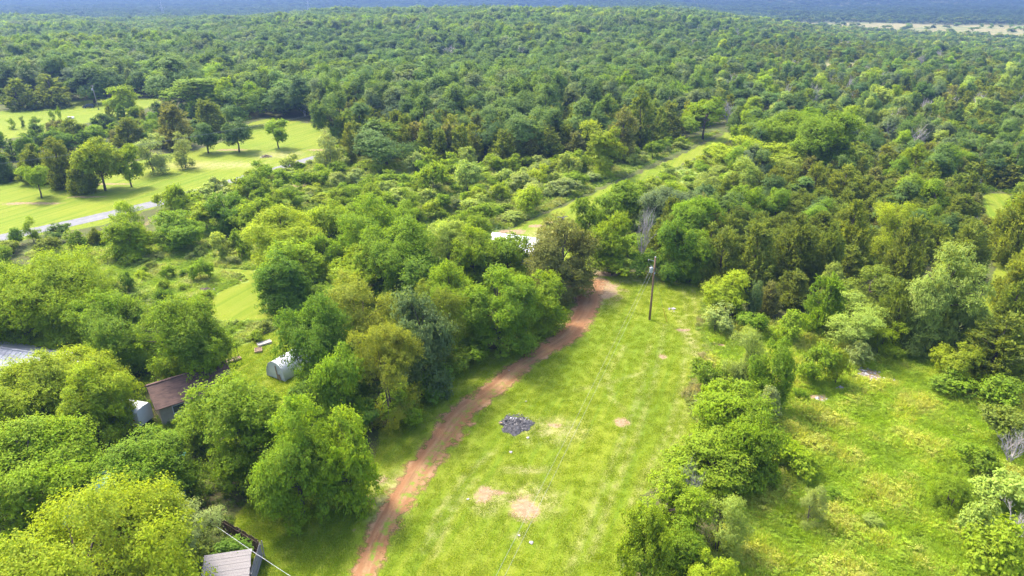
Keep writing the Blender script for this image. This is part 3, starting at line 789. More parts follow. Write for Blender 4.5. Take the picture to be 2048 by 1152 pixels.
# ------------------------------------------------------------------ trees and shrubs one can tell apart
G_LAWN, G_HEDGE, G_SCRUB = 'trees on the left lawn', 'trees between the two left lawns', 'trees round the left scrub meadow'
G_HOME, G_MIDC, G_LANE = 'trees round the houses', 'central tree clump', 'trees right of the grass lane'
G_ROW, G_EDGE, G_RM = 'tree row between field and meadow', 'trees along the right woods edge', 'shrubs of the right meadow'
HAND = [
 # left lawn and hedge
 (45, 101, 327, 393, 'lawn_mid', 'yg', 'small yellow-green tree alone near the left picture edge on the lawn', G_LAWN),
 (153, 242, 276, 376, 'lawn_mid', 'lime', 'tallest yellow-green tree of the trio on the left lawn', G_LAWN),
 (226, 281, 290, 370, 'lawn_mid', 'yg', 'right hand narrow tree of the trio on the left lawn', G_LAWN),
 (132, 191, 312, 382, 'cedar', 'olive', 'dark bushy cedar at the left foot of the lawn trio', G_LAWN),
 (265, 335, 272, 344, 'wispy', 'sage', 'thin pale spreading tree right of the lawn trio', G_LAWN),
 (342, 387, 259, 332, 'wispy', 'sage', 'slim sparse pale tree second right of the lawn trio', G_LAWN),
 (384, 439, 246, 303, 'lawn_mid', 'oak', 'dark round tree, left of the dark pair at the lawn back', G_LAWN),
 (441, 505, 238, 301, 'lawn_mid', 'oak', 'dark round tree, right of the dark pair at the lawn back', G_LAWN),
 (528, 578, 238, 294, 'lawn_mid', 'mid', 'round green tree alone above the brush pile on the lawn', G_LAWN),
 (33, 100, 288, 362, 'cedar', 'olive', 'dark cedar left of the pair behind the small lawn tree', G_HEDGE),
 (80, 156, 274, 368, 'cedar', 'olive', 'dark cedar right of the pair behind the lawn trio', G_HEDGE),
 (-30, 24, 305, 360, 'cedar', 'oak', 'dark cedar cut by the left edge beside the lawn', G_HEDGE),
 (30, 70, 268, 320, 'broad_mid', 'deep', 'dark leafy tree at left end of the hedge belt', G_HEDGE),
 (90, 140, 258, 300, 'broad_mid', 'deep', 'dark leafy tree above the right lawn cedar', G_HEDGE),
 (115, 168, 235, 285, 'cedar', 'olive', 'cedar beside the white slabs of the far lawn', G_HEDGE),
 (160, 215, 250, 292, 'broad_mid', 'mid', 'low green tree above the lawn trio', G_HEDGE),
 (180, 232, 226, 262, 'cedar', 'oak', 'dark low cedar on the far lawn rim below the grey pole', G_HEDGE),
 (225, 288, 234, 290, 'cedar', 'olive', 'broad cedar behind the right end of the lawn trio', G_HEDGE),
 (272, 320, 236, 278, 'broad_mid', 'mid', 'green tree in the hedge belt behind the thin pale tree', G_HEDGE),
 (308, 386, 205, 290, 'cedar', 'brown', 'tall brownish cedar in the middle of the hedge belt', G_HEDGE),
 (378, 450, 196, 262, 'cedar', 'olive', 'tall olive cedar behind the dark lawn pair', G_HEDGE),
 (440, 508, 188, 250, 'broad_far', 'oakl', 'blue green tree behind the right dark lawn tree', G_HEDGE),
 (207, 276, 172, 232, 'lawn_mid', 'yg', 'bright green round tree beside the grey transformer pole', G_HEDGE),
 (299, 406, 115, 208, 'broad_far', 'oakl', 'very large green tree behind the far lawn', G_HEDGE),
 (344, 470, 154, 222, 'broad_far', 'mid', 'wide bright green tree in front of the bare grey pair', G_HEDGE),
 (142, 219, 135, 203, 'broad_far', 'oak', 'big dark tree behind the dark car', G_HEDGE),
 (0, 70, 156, 216, 'cedar_far', 'olive', 'dark cedar at left edge behind the far lawn', G_HEDGE),
 (60, 139, 146, 210, 'cedar_far', 'olive', 'dark cedar mass left of the dark car', G_HEDGE),
 (399, 440, 100, 160, 'dead', 'oak', 'bare grey tree in the woods above the far lawn', G_HEDGE),
 (365, 400, 98, 140, 'dead', 'oak', 'bare grey tree left of the taller bare one above the far lawn', G_HEDGE),
 (95, 108, 217, 243, 'wispy', 'mid', 'narrow young sapling, left of the upright pair on the far lawn', G_HEDGE),
 (111, 121, 211, 247, 'wispy', 'mid', 'tall narrow young sapling on the far lawn', G_HEDGE),
 (60, 84, 231, 256, 'wispy', 'deep', 'bushy young sapling on the far lawn', G_HEDGE),
 (39, 49, 232, 256, 'wispy', 'deep', 'thin young sapling second from left on the far lawn', G_HEDGE),
 (14, 28, 234, 257, 'wispy', 'mid', 'leftmost young sapling on the far lawn', G_HEDGE),
 # road side and scrub meadow
 (208, 296, 430, 514, 'broad_mid', 'yg', 'rounded bright green tree below the grey road', G_SCRUB),
 (222, 284, 392, 470, 'wispy', 'yg', 'thin topped tree rising behind the rounded roadside tree', G_SCRUB),
 (174, 208, 455, 490, 'cedar', 'olive', 'small dark cedar left of the rounded roadside tree', G_SCRUB),
 (45, 76, 436, 482, 'wispy', 'mid', 'loose upright roadside sapling in front of the grey road', G_SCRUB),
 (14, 48, 455, 490, 'shrub', 'deep', 'dark roadside shrub nearest the left edge', G_SCRUB),
 (88, 133, 448, 483, 'shrub', 'oakl', 'blue green roadside shrub between loose sapling and dark cedar', G_SCRUB),
 (132, 172, 462, 500, 'shrub', 'mid', 'green shrub touching the small dark roadside cedar', G_SCRUB),
 (0, 44, 478, 508, 'shrub', 'olive', 'brownish roadside shrub above the big left tree', G_SCRUB),
 (66, 110, 474, 506, 'shrub', 'olive', 'olive shrub in the roadside strip above the big left tree', G_SCRUB),
 (312, 408, 415, 496, 'broad_mid', 'mid', 'round green tree at the upper right of the scrub meadow', G_SCRUB),
 (413, 490, 382, 462, 'broad_mid', 'deep', 'dark green tree above the scrub meadow', G_SCRUB),
 (463, 540, 388, 470, 'broad_mid', 'yg', 'bright tree left of the yellow-green central tree', G_SCRUB),
 (326, 376, 372, 425, 'shrub', 'yg', 'bright shrub where the brush meets the grey road', G_SCRUB),
 (378, 418, 518, 562, 'shrub', 'mid', 'round green bush in the middle of the scrub meadow', G_SCRUB),
 (240, 266, 545, 582, 'shrub', 'deep', 'small dark sapling above the twin round trees', G_SCRUB),
 (417, 460, 468, 520, 'shrub', 'pale', 'pale bush right side of the scrub meadow', G_SCRUB),
 (460, 500, 462, 514, 'shrub', 'mid', 'green bush against the central clump in the scrub', G_SCRUB),
 (272, 300, 540, 560, 'shrub', 'lime', 'low lime bush in the scrub meadow', G_SCRUB),
 (318, 345, 530, 556, 'shrub', 'mid', 'low green bush at scrub meadow centre left', G_SCRUB),
 # around the houses, lower left
 (-70, 212, 496, 700, 'broad_huge', 'yg', 'huge spreading tree at the left edge above the grey roof', G_HOME),
 (150, 305, 580, 735, 'broad_big', 'mid', 'left tree of the twin round trees above the brown roof', G_HOME),
 (290, 457, 588, 778, 'broad_big', 'mid', 'right tree of the twin round trees above the brown roof', G_HOME),
 (66, 172, 647, 716, 'broad_mid', 'lime', 'bright lime tree squeezed behind the grey roof', G_HOME),
 (-60, 155, 708, 890, 'wispy_big', 'lime', 'yellowish open tree over the grey roof at left edge', G_HOME),
 (40, 215, 690, 860, 'broad_big', 'lime', 'yellowish open tree hiding the middle of the grey roof', G_HOME),
 (112, 250, 726, 880, 'broad_big', 'lime', 'yellow-green tree left of the white trailer', G_HOME),
 (-60, 180, 830, 1045, 'broad_big', 'yg', 'dark yellow-green tree at the left edge below the trailer', G_HOME),
 (198, 392, 856, 1035, 'broad_big', 'mid', 'dense green tree over the teal roof', G_HOME),
 (358, 448, 800, 892, 'broad_mid', 'mid', 'small green tree in front of the brown house wall', G_HOME),
 (375, 585, 742, 960, 'broad_big', 'mid', 'large tree right of the brown house roof', G_HOME),
 (505, 672, 800, 1030, 'broad_big', 'mid', 'large tree beside the red track behind the board fence', G_HOME),
 (635, 748, 818, 1010, 'broad_mid', 'yg', 'tree edging the red track at the lower left lawn', G_HOME),
 (-60, 395, 1028, 1290, 'broad_huge', 'lime', 'lime green giant crown filling the lower left corner', G_HOME),
 (262, 432, 985, 1145, 'wispy_big', 'sage', 'pale fine leaved tree left of the board fence', G_HOME),
 (385, 456, 1090, 1150, 'shrub', 'pale', 'small pale bush inside the board fence corner', G_HOME),
 (420, 500, 1090, 1130, 'shrub', 'deep', 'dark low bush along the inside of the board fence', G_HOME),
 # central clump
 (495, 628, 420, 540, 'broad_big', 'lime', 'yellow-green broad tree at the left of the central clump', G_MIDC),
 (530, 645, 482, 590, 'broad_mid', 'yg', 'yellow-green tree low at the left flank of the central clump', G_MIDC),
 (610, 702, 400, 500, 'broad_mid', 'yg', 'yellow-green tree at the back of the central clump', G_MIDC),
 (692, 824, 396, 545, 'broad_big', 'mid', 'tallest domed tree of the central clump', G_MIDC),
 (735, 872, 440, 590, 'broad_big', 'mid', 'deep green tree in the heart of the central clump', G_MIDC),
 (852, 948, 432, 560, 'wispy_big', 'pale', 'pale grey green tree right of the domed tree', G_MIDC),
 (618, 684, 466, 560, 'broad_mid', 'mid', 'green tree between the yellow ones and the dome', G_MIDC),
 (668, 778, 488, 590, 'broad_mid', 'yg', 'yellow-green layered tree in the front of the dome', G_MIDC),
 (512, 612, 510, 620, 'broad_mid', 'deep', 'dark green tree at the mown spot of the central clump', G_MIDC),
 (632, 798, 548, 730, 'wispy_big', 'goldol', 'tall olive yellow feathery tree in front of the central clump', G_MIDC),
 (572, 702, 600, 788, 'broad_big', 'deep', 'dark tree overhanging the white tunnel', G_MIDC),
 (715, 838, 640, 848, 'wispy_big', 'goldol', 'drooping olive tree standing at the red track side', G_MIDC),
 (632, 730, 690, 858, 'broad_mid', 'mid', 'green tree right of the white tunnel', G_MIDC),
 (780, 898, 584, 785, 'broad_mid', 'blue', 'blue-grey tree at the front of the central clump', G_MIDC),
 (838, 932, 575, 745, 'wispy', 'olive', 'brown olive tree right of the blue-grey tree', G_MIDC),
 (842, 955, 536, 690, 'broad_big', 'yg', 'bright green tree behind the brown olive tree', G_MIDC),
 (925, 1072, 540, 705, 'broad_big', 'mid', 'rounded green tree bulging toward the red track', G_MIDC),
 (1030, 1130, 546, 656, 'broad_mid', 'yg', 'bright green tree nearest the bend of the red track', G_MIDC),
 (1055, 1192, 440, 585, 'broad_big', 'brown', 'round brownish tree beside the white metal roof', G_MIDC),
 (970, 1062, 462, 560, 'broad_mid', 'mid', 'green tree in front of the white metal roof', G_MIDC),
 (905, 985, 455, 570, 'broad_mid', 'yg', 'yellow-green tree left of the white metal roof', G_MIDC),
 (800, 900, 500, 620, 'broad_mid', 'deep', 'dark tree deep inside the central clump', G_MIDC),
 (690, 762, 800, 862, 'shrub', 'deep', 'dark bush at the foot of the drooping olive tree', G_MIDC),
 (762, 842, 776, 846, 'shrub', 'mid', 'green bush right under the drooping olive tree', G_MIDC),
 (830, 905, 735, 795, 'shrub', 'deep', 'dark bush at the foot of the blue-grey tree', G_MIDC),
 (890, 960, 690, 740, 'shrub', 'mid', 'green bush at the foot of the brown olive tree', G_MIDC),
 # right of the lane
 (1186, 1260, 413, 540, 'broad_mid', 'yg', 'bright leafy tree left of the bare grey tree by the pole', G_LANE),
 (1188, 1262, 506, 553, 'shrub', 'yg', 'bright bush at the upper field corner left of the pole', G_LANE),
 (1150, 1208, 386, 475, 'broad_mid', 'mid', 'green tree at the lane side behind the brownish tree', G_LANE),
 (1192, 1290, 362, 450, 'broad_mid', 'mid', 'green tree behind the bright one at the lane', G_LANE),
 (1260, 1312, 408, 528, 'dead', 'oak', 'bare grey tree behind the field pole', G_LANE),
 (1250, 1310, 500, 552, 'shrub', 'deep', 'dark bush under the bare grey tree behind the pole', G_LANE),
 (1280, 1398, 370, 470, 'broad_big', 'greyg', 'grey green wide tree above the bare grey tree', G_LANE),
 (1330, 1446, 388, 500, 'broad_big', 'mid', 'green tree right above the field pole', G_LANE),
 (1312, 1392, 428, 556, 'broad_mid', 'deep', 'deep green tree just behind the field pole', G_LANE),
 (1350, 1425, 455, 560, 'broad_mid', 'mid', 'leafy tree at the upper field edge right of the pole', G_LANE),
 (1450, 1522, 368, 450, 'broad_mid', 'mid', 'green tree in the cedar woods right of the lane', G_LANE),
 (1452, 1518, 314, 395, 'broad_mid', 'pale', 'pale upright tree in the woods right of the lane', G_LANE),
 (1388, 1452, 333, 395, 'wispy', 'pale', 'pale feathery tree at the lane edge', G_LANE),
 (1520, 1622, 222, 318, 'broad_big', 'mid', 'left tree of the great dome by the lane end', G_LANE),
 (1585, 1728, 218, 350, 'broad_big', 'mid', 'largest tree of the great dome by the lane end', G_LANE),
 (1550, 1660, 216, 310, 'broad_big', 'mid', 'rear tree of the great dome by the lane end', G_LANE),
 (1425, 1540, 272, 340, 'broad_mid', 'lime', 'yellow low tree in front of the great dome', G_LANE),
 (1500, 1606, 286, 345, 'broad_mid', 'lime', 'yellow low tree touching the great dome front', G_LANE),
 (1545, 1608, 306, 365, 'wispy', 'pale', 'pale tree below the great dome', G_LANE),
 (1526, 1570, 333, 400, 'cedar', 'goldol', 'pointed golden cedar below the pale tree of the dome', G_LANE),
 (1600, 1660, 323, 405, 'cedar', 'goldol', 'pointed golden cedar right below the great dome', G_LANE),
 (1648, 1728, 328, 405, 'cedar', 'goldol', 'wide golden cedar right below the great dome', G_LANE),
 (1690, 1745, 298, 365, 'broad_mid', 'pale', 'pale tree right of the great dome', G_LANE),
 (1405, 1484, 458, 568, 'cedar', 'olive', 'first dark cedar of the wall behind the field', G_LANE),
 (1466, 1556, 438, 565, 'cedar', 'olive', 'second dark cedar of the wall behind the field', G_LANE),
 (1543, 1640, 430, 565, 'cedar', 'olive', 'third dark cedar of the wall behind the field', G_LANE),
 (1625, 1692, 446, 570, 'cedar', 'olive', 'fourth dark cedar of the wall behind the field', G_LANE),
 (1660, 1745, 400, 530, 'cedar', 'goldol', 'golden topped cedar above the fourth cedar of the wall', G_LANE),
 (1735, 1825, 400, 520, 'wispy', 'lime', 'light yellow tree among the cedars left of the pale giant', G_LANE),
 (1160, 1248, 242, 345, 'broad_far', 'lime', 'bright yellow tree at the wood edge left of the lane', G_LANE),
 (1212, 1278, 212, 318, 'cedar_far', 'brown', 'brown cedar behind the bright yellow tree', G_LANE),
 (1252, 1312, 172, 290, 'cedar_far', 'olive', 'tall pointed cedar right of the brown cedar', G_LANE),
 (1370, 1450, 195, 275, 'broad_far', 'mid', 'dark green tree at the far end of the lane', G_LANE),
 (713, 828, 242, 330, 'broad_far', 'oakl', 'wide tree at the wood edge right of the road pole', G_LANE),
 (625, 688, 252, 340, 'wispy', 'sage', 'pale sage tree at the foot of the road pole', G_LANE),
 (682, 716, 245, 322, 'cedar_far', 'goldol', 'narrow golden cedar beside the road pole', G_LANE),
 # right woods edge
 (1415, 1500, 534, 632, 'broad_mid', 'lime', 'vivid lime tree at the right edge of the field', G_EDGE),
 (1494, 1524, 556, 632, 'broad_mid', 'blue', 'narrow blue green tree behind the vivid lime tree', G_EDGE),
 (1513, 1564, 562, 626, 'cedar', 'brown', 'brown low cedar right of the vivid lime tree', G_EDGE),
 (1550, 1624, 538, 610, 'cedar', 'olive', 'green cedar behind the brown low cedar', G_EDGE),
 (1608, 1698, 548, 660, 'cedar', 'mid', 'full pointed cedar at the upper meadow', G_EDGE),
 (1642, 1684, 525, 600, 'broad_mid', 'pale', 'light sapling top poking above the full pointed cedar', G_EDGE),
 (1688, 1792, 526, 632, 'broad_mid', 'olive', 'greyish olive tree between pointed cedar and pale giant', G_EDGE),
 (1755, 1830, 562, 695, 'cedar', 'olive', 'shadowed cedar left of the pale giant', G_EDGE),
 (1657, 1780, 596, 706, 'wispy', 'pale', 'feathery pale tree in front of the cedars', G_EDGE),
 (1722, 1806, 642, 716, 'wispy', 'yg', 'low feathery tree in front of the shadowed cedar', G_EDGE),
 (1815, 1960, 490, 702, 'broad_big', 'pale', 'pale green giant tree of the right woods edge', G_EDGE),
 (1885, 1962, 548, 705, 'broad_mid', 'pale', 'pale slender tree in front of the pale giant', G_EDGE),
 (1875, 1953, 682, 768, 'broad_mid', 'lime', 'yellow small tree under the pale giant', G_EDGE),
 (1926, 2075, 620, 760, 'cedar', 'olive', 'big olive cedar at the right picture edge', G_EDGE),
 (1992, 2095, 380, 520, 'cedar', 'goldol', 'golden cedar at the right edge by the small clearing', G_EDGE),
 (2005, 2110, 470, 620, 'cedar', 'goldol', 'golden cedar at the right edge below the small clearing', G_EDGE),
 (1990, 2070, 560, 670, 'cedar', 'olive', 'olive cedar above the big one at the right edge', G_EDGE),
 (1880, 1985, 440, 560, 'cedar', 'olive', 'olive cedar left of the small clearing', G_EDGE),
 (1780, 1860, 430, 560, 'cedar', 'olive', 'dark cedar behind the pale giant', G_EDGE),
 (1950, 2050, 742, 815, 'shrub', 'mid', 'wide green bramble at right edge of the meadow', G_RM),
 (1880, 1960, 745, 800, 'shrub', 'mid', 'green bramble below the yellow small tree', G_RM),
 (1402, 1466, 612, 668, 'shrub', 'sage', 'greyish shrub at the foot of the vivid lime tree', G_RM),
 (1556, 1618, 618, 684, 'shrub', 'yg', 'bright bush in front of the green cedar', G_RM),
 (1480, 1545, 622, 672, 'shrub', 'mid', 'green bush below the brown low cedar', G_RM),
 (1658, 1698, 698, 768, 'shrub', 'lime', 'upright lime bush above the white rubble', G_RM),
 (1600, 1665, 690, 765, 'shrub', 'mid', 'low bush left of the upright lime bush', G_RM),
 (1690, 1740, 680, 730, 'shrub', 'sage', 'pale bush right of the upright lime bush', G_RM),
 # row between field and meadow
 (1449, 1536, 652, 775, 'wispy', 'pale', 'pale wispy tree at the top of the tree row', G_ROW),
 (1509, 1584, 668, 815, 'broad_mid', 'mid', 'green upright tree second from the top of the row', G_ROW),
 (1380, 1450, 726, 790, 'shrub', 'mid', 'green bush on the field side of the tree row', G_ROW),
 (1395, 1532, 752, 890, 'broad_mid', 'yg', 'bright tree in the upper middle of the row', G_ROW),
 (1448, 1562, 815, 972, 'broad_mid', 'mid', 'deep green tree at the middle of the row', G_ROW),
 (1340, 1504, 855, 1000, 'broad_mid', 'yg', 'yellow-green spreading tree in the middle of the row', G_ROW),
 (1545, 1633, 878, 955, 'shrub', 'yg', 'low spreading shrub right of the tree row', G_ROW),
 (1268, 1406, 938, 1095, 'broad_mid', 'yg', 'bright tree on the field side low in the row', G_ROW),
 (1388, 1495, 970, 1120, 'wispy', 'pale', 'pale feathery tree beside the bare branches of the row', G_ROW),
 (1238, 1336, 1015, 1200, 'broad_mid', 'yg', 'bright leafy tree at the bottom of the row on the field side', G_ROW),
 (1308, 1416, 1040, 1180, 'broad_mid', 'mid', 'green tree in the bottom of the row', G_ROW),
 (1360, 1474, 1090, 1230, 'broad_mid', 'lime', 'lime rounded tree cut by the bottom edge', G_ROW),
 (1355, 1442, 910, 1050, 'dead', 'oak', 'bare grey branches rising from the tree row', G_ROW),
 (1505, 1560, 770, 850, 'shrub', 'sage', 'pale shrub on the meadow side of the row', G_ROW),
 # right meadow
 (1598, 1650, 966, 1052, 'wispy', 'sage', 'pale thin shrub alone in the meadow', G_RM),
 (1978, 2080, 815, 905, 'shrub', 'olive', 'olive bush at the right meadow edge', G_RM),
 (1990, 2075, 845, 935, 'dead_wide', 'oak', 'fallen looking bare grey tree at the right edge', G_RM),
 (1915, 1996, 885, 950, 'shrub', 'mid', 'green bush left of the upper bare tree', G_RM),
 (1866, 1954, 925, 1030, 'wispy', 'yg', 'airy bright shrub in the right meadow', G_RM),
 (1956, 2060, 930, 1022, 'shrub', 'pale', 'pale bush between the two bare trees', G_RM),
 (1922, 1992, 1005, 1090, 'shrub', 'pale', 'rounded pale bush left of the lower bare tree', G_RM),
 (1990, 2075, 1005, 1090, 'dead_wide', 'oak', 'bare grey tree at the lower right edge', G_RM),
 (1935, 2065, 1045, 1180, 'shrub', 'yg', 'bright bush in the lower right corner', G_RM),
]
for x0, x1, y0, y1, cls, tint, label, grp in HAND:
    x, y, r, h = fit(x0, x1, y0, y1)
    k = 1.12 if grp == G_MIDC else 1.08 if grp == G_HOME else 1.07
    plant(cls, x, y, r * k, h * (k - 0.02), tint, label, grp)

# ------------------------------------------------------------------ woods: the nearest trees one by one, the rest as one mass
PX, PY = [p[0] for p in PLACED], [p[1] for p in PLACED]
CLEARINGS = [LAWN, LANE, LAWN_L, LAWN_F, CLEAR_R, TRACK_R, TAN1, TAN2, MEADOW, SCRUB, BRUSH, SPOT, GARDEN, YARD]
EDGE_PX = np.array([(-400, 210), (0, 206), (140, 203), (335, 205), (480, 240), (530, 236), (625, 256), (645, 305), (720, 314), (850, 326), (1000, 330),
                    (1150, 322), (1300, 292), (1400, 262), (1470, 246), (1471, 520), (2600, 520)])
def jitter_grid(y0, y1, s, margin=1.18):
    ys = np.arange(y0, y1, s * 0.9)
    xs = np.arange(-y1 * 0.76 * margin, y1 * 0.76 * margin, s)
    GX_, GY_ = np.meshgrid(xs, ys)
    GX_ = GX_ + rng.uniform(-0.45, 0.45, GX_.shape) * s + (np.arange(len(ys)) % 2)[:, None] * s * 0.5
    GY_ = GY_ + rng.uniform(-0.45, 0.45, GY_.shape) * s
    x, y = GX_.ravel(), GY_.ravel()
    k = np.abs(x) < y * 0.76 * margin + 12
    return x[k], y[k]
def allowed(x, y, pad=2.0):
    ok = np.ones(x.shape, bool)
    for P in CLEARINGS:
        lo, hi = P.min(0) - 8, P.max(0) + 8
        s = (x > lo[0]) & (x < hi[0]) & (y > lo[1]) & (y < hi[1]) & ok
        ok[s] = poly_sd(P, x[s], y[s]) < -pad
    return ok
def keep_off(x, y, f=0.6):
    ok = np.ones(x.shape, bool)
    for a, b, r in PLACED:
        ok &= np.hypot(x - a, y - b) > r * f + 0.8
    return ok

def species(x, y):
    """Tree class, tint name, radius and height for arrays of positions."""
    n = len(x)
    px, py = project(x, y, np.zeros(n))
    right = sstep(1250, 1600, px) * (1 - sstep(330, 900, y) * 0.35)
    front = np.clip(1 - (np.interp(px, EDGE_PX[:, 0], EDGE_PX[:, 1]) - py) / 95, 0, 1) ** 0.5 * sstep(560, 680, px) * (px < 1470)
    pc = np.maximum(0.10 + 0.52 * right, 0.86 * front)
    patch = np.sin(x * 0.03 + 2) * np.sin(y * 0.026 + 1) + 0.5 * np.sin(x * 0.07 + y * 0.05)
    stand = np.sin(x * 0.011 + 1.1 * np.sin(y * 0.008 + 1)) * np.sin(y * 0.013 + 1.3 * np.sin(x * 0.009)) 
    pc = np.clip(pc + 0.18 * patch + 0.30 * np.clip(stand, 0, 1), 0.02, 0.9)
    cedar = rng.uniform(size=n) < pc
    dead = rng.uniform(size=n) < 0.03 + 0.045 * right
    big = (1 - 0.38 * right) * (1 - 0.3 * right * sstep(500, 800, y) * (y < 1300))
    r = np.where(cedar, rng.uniform(2.3, 3.5, n), rng.uniform(3.9, 6.7, n) * big)
    h = np.where(cedar, rng.uniform(6.5, 9.5, n) * (1 - 0.2 * right) * (1 + 0.3 * front), rng.uniform(10.5, 16.5, n) * big)
    h = h * (1 - 0.16 * stand) * (1 + 0.1 * patch)
    tints = []
    for i in range(n):
        u = min(0.999, max(0, random.random() * 0.75 + 0.125 - 0.25 * stand[i]))  # stands differ in species; their darker tints also stand in for cloud shade
        if cedar[i]:
            tints.append('olive' if u < .62 else 'brown' if u < .76 else 'goldol' if u < .9 else 'oak')
        else:
            tints.append(('mid' if u < .17 else 'oakl' if u < .58 else 'oak' if u < .72 else 'yg' if u < .79 else 'greyg' if u < .94 else 'pale') if right[i] > .4 else
                         ('oak' if u < .34 else 'oakl' if u < .74 else 'greyg' if u < .88 else 'mid' if u < .97 else 'yg'))
    return cedar, dead, r, h, tints, px, py

RWOOD = pix((1290, 520), (1420, 430), (1560, 375), (1640, 350), (1750, 320), (2300, 230), (2400, 560), (1960, 490), (1700, 565), (1410, 556), (1310, 545))
HOMEW = pix((500, 430), (690, 400), (880, 440), (980, 480), (1060, 510), (1130, 590), (1000, 680), (900, 720), (740, 850), (600, 860), (640, 780), (560, 640), (530, 560))
HOMEU = pix((-200, 520), (180, 545), (420, 645), (430, 720), (480, 810), (560, 860), (470, 1040), (430, 1400), (-300, 1400))
def woods_band(y0, y1, s, sc=1.0):
    x, y = jitter_grid(y0, y1, s)
    px, py = project(x, y, np.zeros(len(x)))
    k = ((py < np.interp(px, EDGE_PX[:, 0], EDGE_PX[:, 1])) & (py < 545)) | (poly_sd(RWOOD, x, y) > 0)
    x, y = x[k], y[k]
    k = allowed(x, y)
    x, y = x[k], y[k]
    k = keep_off(x, y)
    return x[k], y[k]
b1 = woods_band(85, 210, 4.4)
b2 = woods_band(210, 420, 7.0)
b3 = woods_band(420, 1150, 9.2)
b4 = woods_band(1150, 2400, 14.0)
b5 = woods_band(2400, 6400, 30.0)
WX = np.concatenate([b[0] for b in (b1, b2, b3, b4, b5)]); WY = np.concatenate([b[1] for b in (b1, b2, b3, b4, b5)])
order = np.argsort(np.hypot(WX, WY)); WX, WY = WX[order], WY[order]
cedar, dead, WR, WH, WT, wpx, wpy = species(WX, WY)
grow = 1 + 0.25 * sstep(400, 1200, WY) + 1.6 * sstep(1300, 3000, WY)
WR = WR * grow
in_view = (wpx > -60) & (wpx < 2110) & (wpy < 1200)
ONE = {'cedar': 150, 'broad': 210, 'dead': 24}
WOOD_NAME = [('left', 'woods behind the left lawns'), ('mid', 'woods beyond the middle brush'), ('right', 'mixed woods right of the grass lane')]
SECT = [(150, 'at the far left edge'), (330, 'above the dark car'), (480, 'near the bare grey pair'), (620, 'above the lone lawn tree'), (760, 'around the road pole'),
        (900, 'above the wide wood edge tree'), (1040, 'left of the picture middle'), (1160, 'left of the bright yellow tree'), (1300, 'around the bright yellow tree'), (1400, 'at the lane end'),
        (1520, 'left of the great dome'), (1640, 'around the great dome'), (1760, 'right of the great dome'), (1870, 'above the pale giant'), (1960, 'left of the small clearing'), (9999, 'at the far right edge')]
def sector(px):
    return next(n for lim, n in SECT if px < lim)
COLW = {'olive': 'olive', 'brown': 'brownish', 'oak': 'dark green', 'oakl': 'fresh green', 'greyg': 'grey green', 'mid': 'bright green', 'yg': 'yellow-green', 'pale': 'pale green', 'goldol': 'golden olive'}
mass = []
for _ in range(170):
    q = TAN1.min(0) + (TAN1.max(0) - TAN1.min(0)) * np.array([random.random(), random.random() ** 1.3])
    if poly_sd(TAN1, q[:1], q[1:])[0] > 3:
        mass.append((q[0], q[1], random.uniform(3.5, 7), random.uniform(5, 10), 'broad', random.choice(['oakl', 'mid', 'oak']), 1000.0))
for i in range(len(WX)):
    x, y = WX[i], WY[i]
    fam = 'dead' if dead[i] else 'cedar' if cedar[i] else 'broad'
    d = math.hypot(x, y)
    if in_view[i] and d < 420 and ONE[fam] > 0:
        ONE[fam] -= 1
        where = WOOD_NAME[0 if wpx[i] < 620 else 1 if wpx[i] < 1470 and wpy[i] < 335 else 2][1]
        if fam == 'dead':
            plant('dead', x, y, 1.9, WH[i] * 0.62, 'oak', 'bare grey tree in the woods ' + sector(wpx[i]), 'bare trees in the woods')
        else:
            cls = ('cedar' if d < 170 else 'cedar_far') if fam == 'cedar' else ('broad_mid' if d < 130 else 'broad_far')
            plant(cls, x, y, WR[i], WH[i], WT[i], ('tall ' if WH[i] > (7.6 if fam == 'cedar' else 12.0) else 'low ') + COLW[WT[i]] + (' cedar' if fam == 'cedar' else ' broadleaf') + (', nearest woods ' if d < 118 else ', second rank of the woods ' if d < 140 else ', front of the woods ' if d < 165 else ', inner woods ' if d < 205 else ', deep woods ' if d < 250 else ', deepest woods ') + sector(wpx[i]), ('cedars' if fam == 'cedar' else 'broadleaf trees') + ' in the woods')
    else:
        mass.append((x, y, WR[i] * random.choice((0.7, 0.9, 1.0, 1.15, 1.3)), WH[i], fam, WT[i], d))

# infill of the central clump and of the belt between the two left lawns
def infill(P, n, classes, tints, rr, hh, gap, noun, where, group, avoid):
    lo, hi = P.min(0), P.max(0)
    done = 0
    for _ in range(n * 80):
        if done >= n: break
        x, y = random.uniform(lo[0], hi[0]), random.uniform(lo[1], hi[1])
        if poly_sd(P, np.array([x]), np.array([y]))[0] < 0.3: continue
        r = random.uniform(*rr)
        if any(math.hypot(x - a, y - b) < (r + c) * gap for a, b, c in PLACED): continue
        if any(poly_sd(Q, np.array([x]), np.array([y]))[0] > -r * 0.75 for Q in avoid): continue
        if any(math.hypot(x - q.x, y - q.y) < rad for q, rad in KEEP): continue
        px = float(project(np.array([x]), np.array([y]), np.zeros(1))[0][0])
        t = random.choice(tints)
        plant(random.choice(classes), x, y, r, random.uniform(*hh), t, ('big ' if r > sum(rr) / 2 else 'slim ') + COLWS[t] + noun + where(px), group)
        done += 1
COLWS = dict(COLW, lime='lime yellow', deep='deep green', sage='silvery pale', blue='bluish', goldol='golden olive')
KEEP = [(ground(470, 1090), 7.0), (ground(262, 838), 3.0), (ground(282, 1012), 6.0), (ground(362, 815), 4.5), (ground(62, 760), 5.0), (ground(570, 745), 7.0), (ground(560, 770), 6.0), (ground(1032, 512), 6.5), (ground(610, 715), 4.0)]
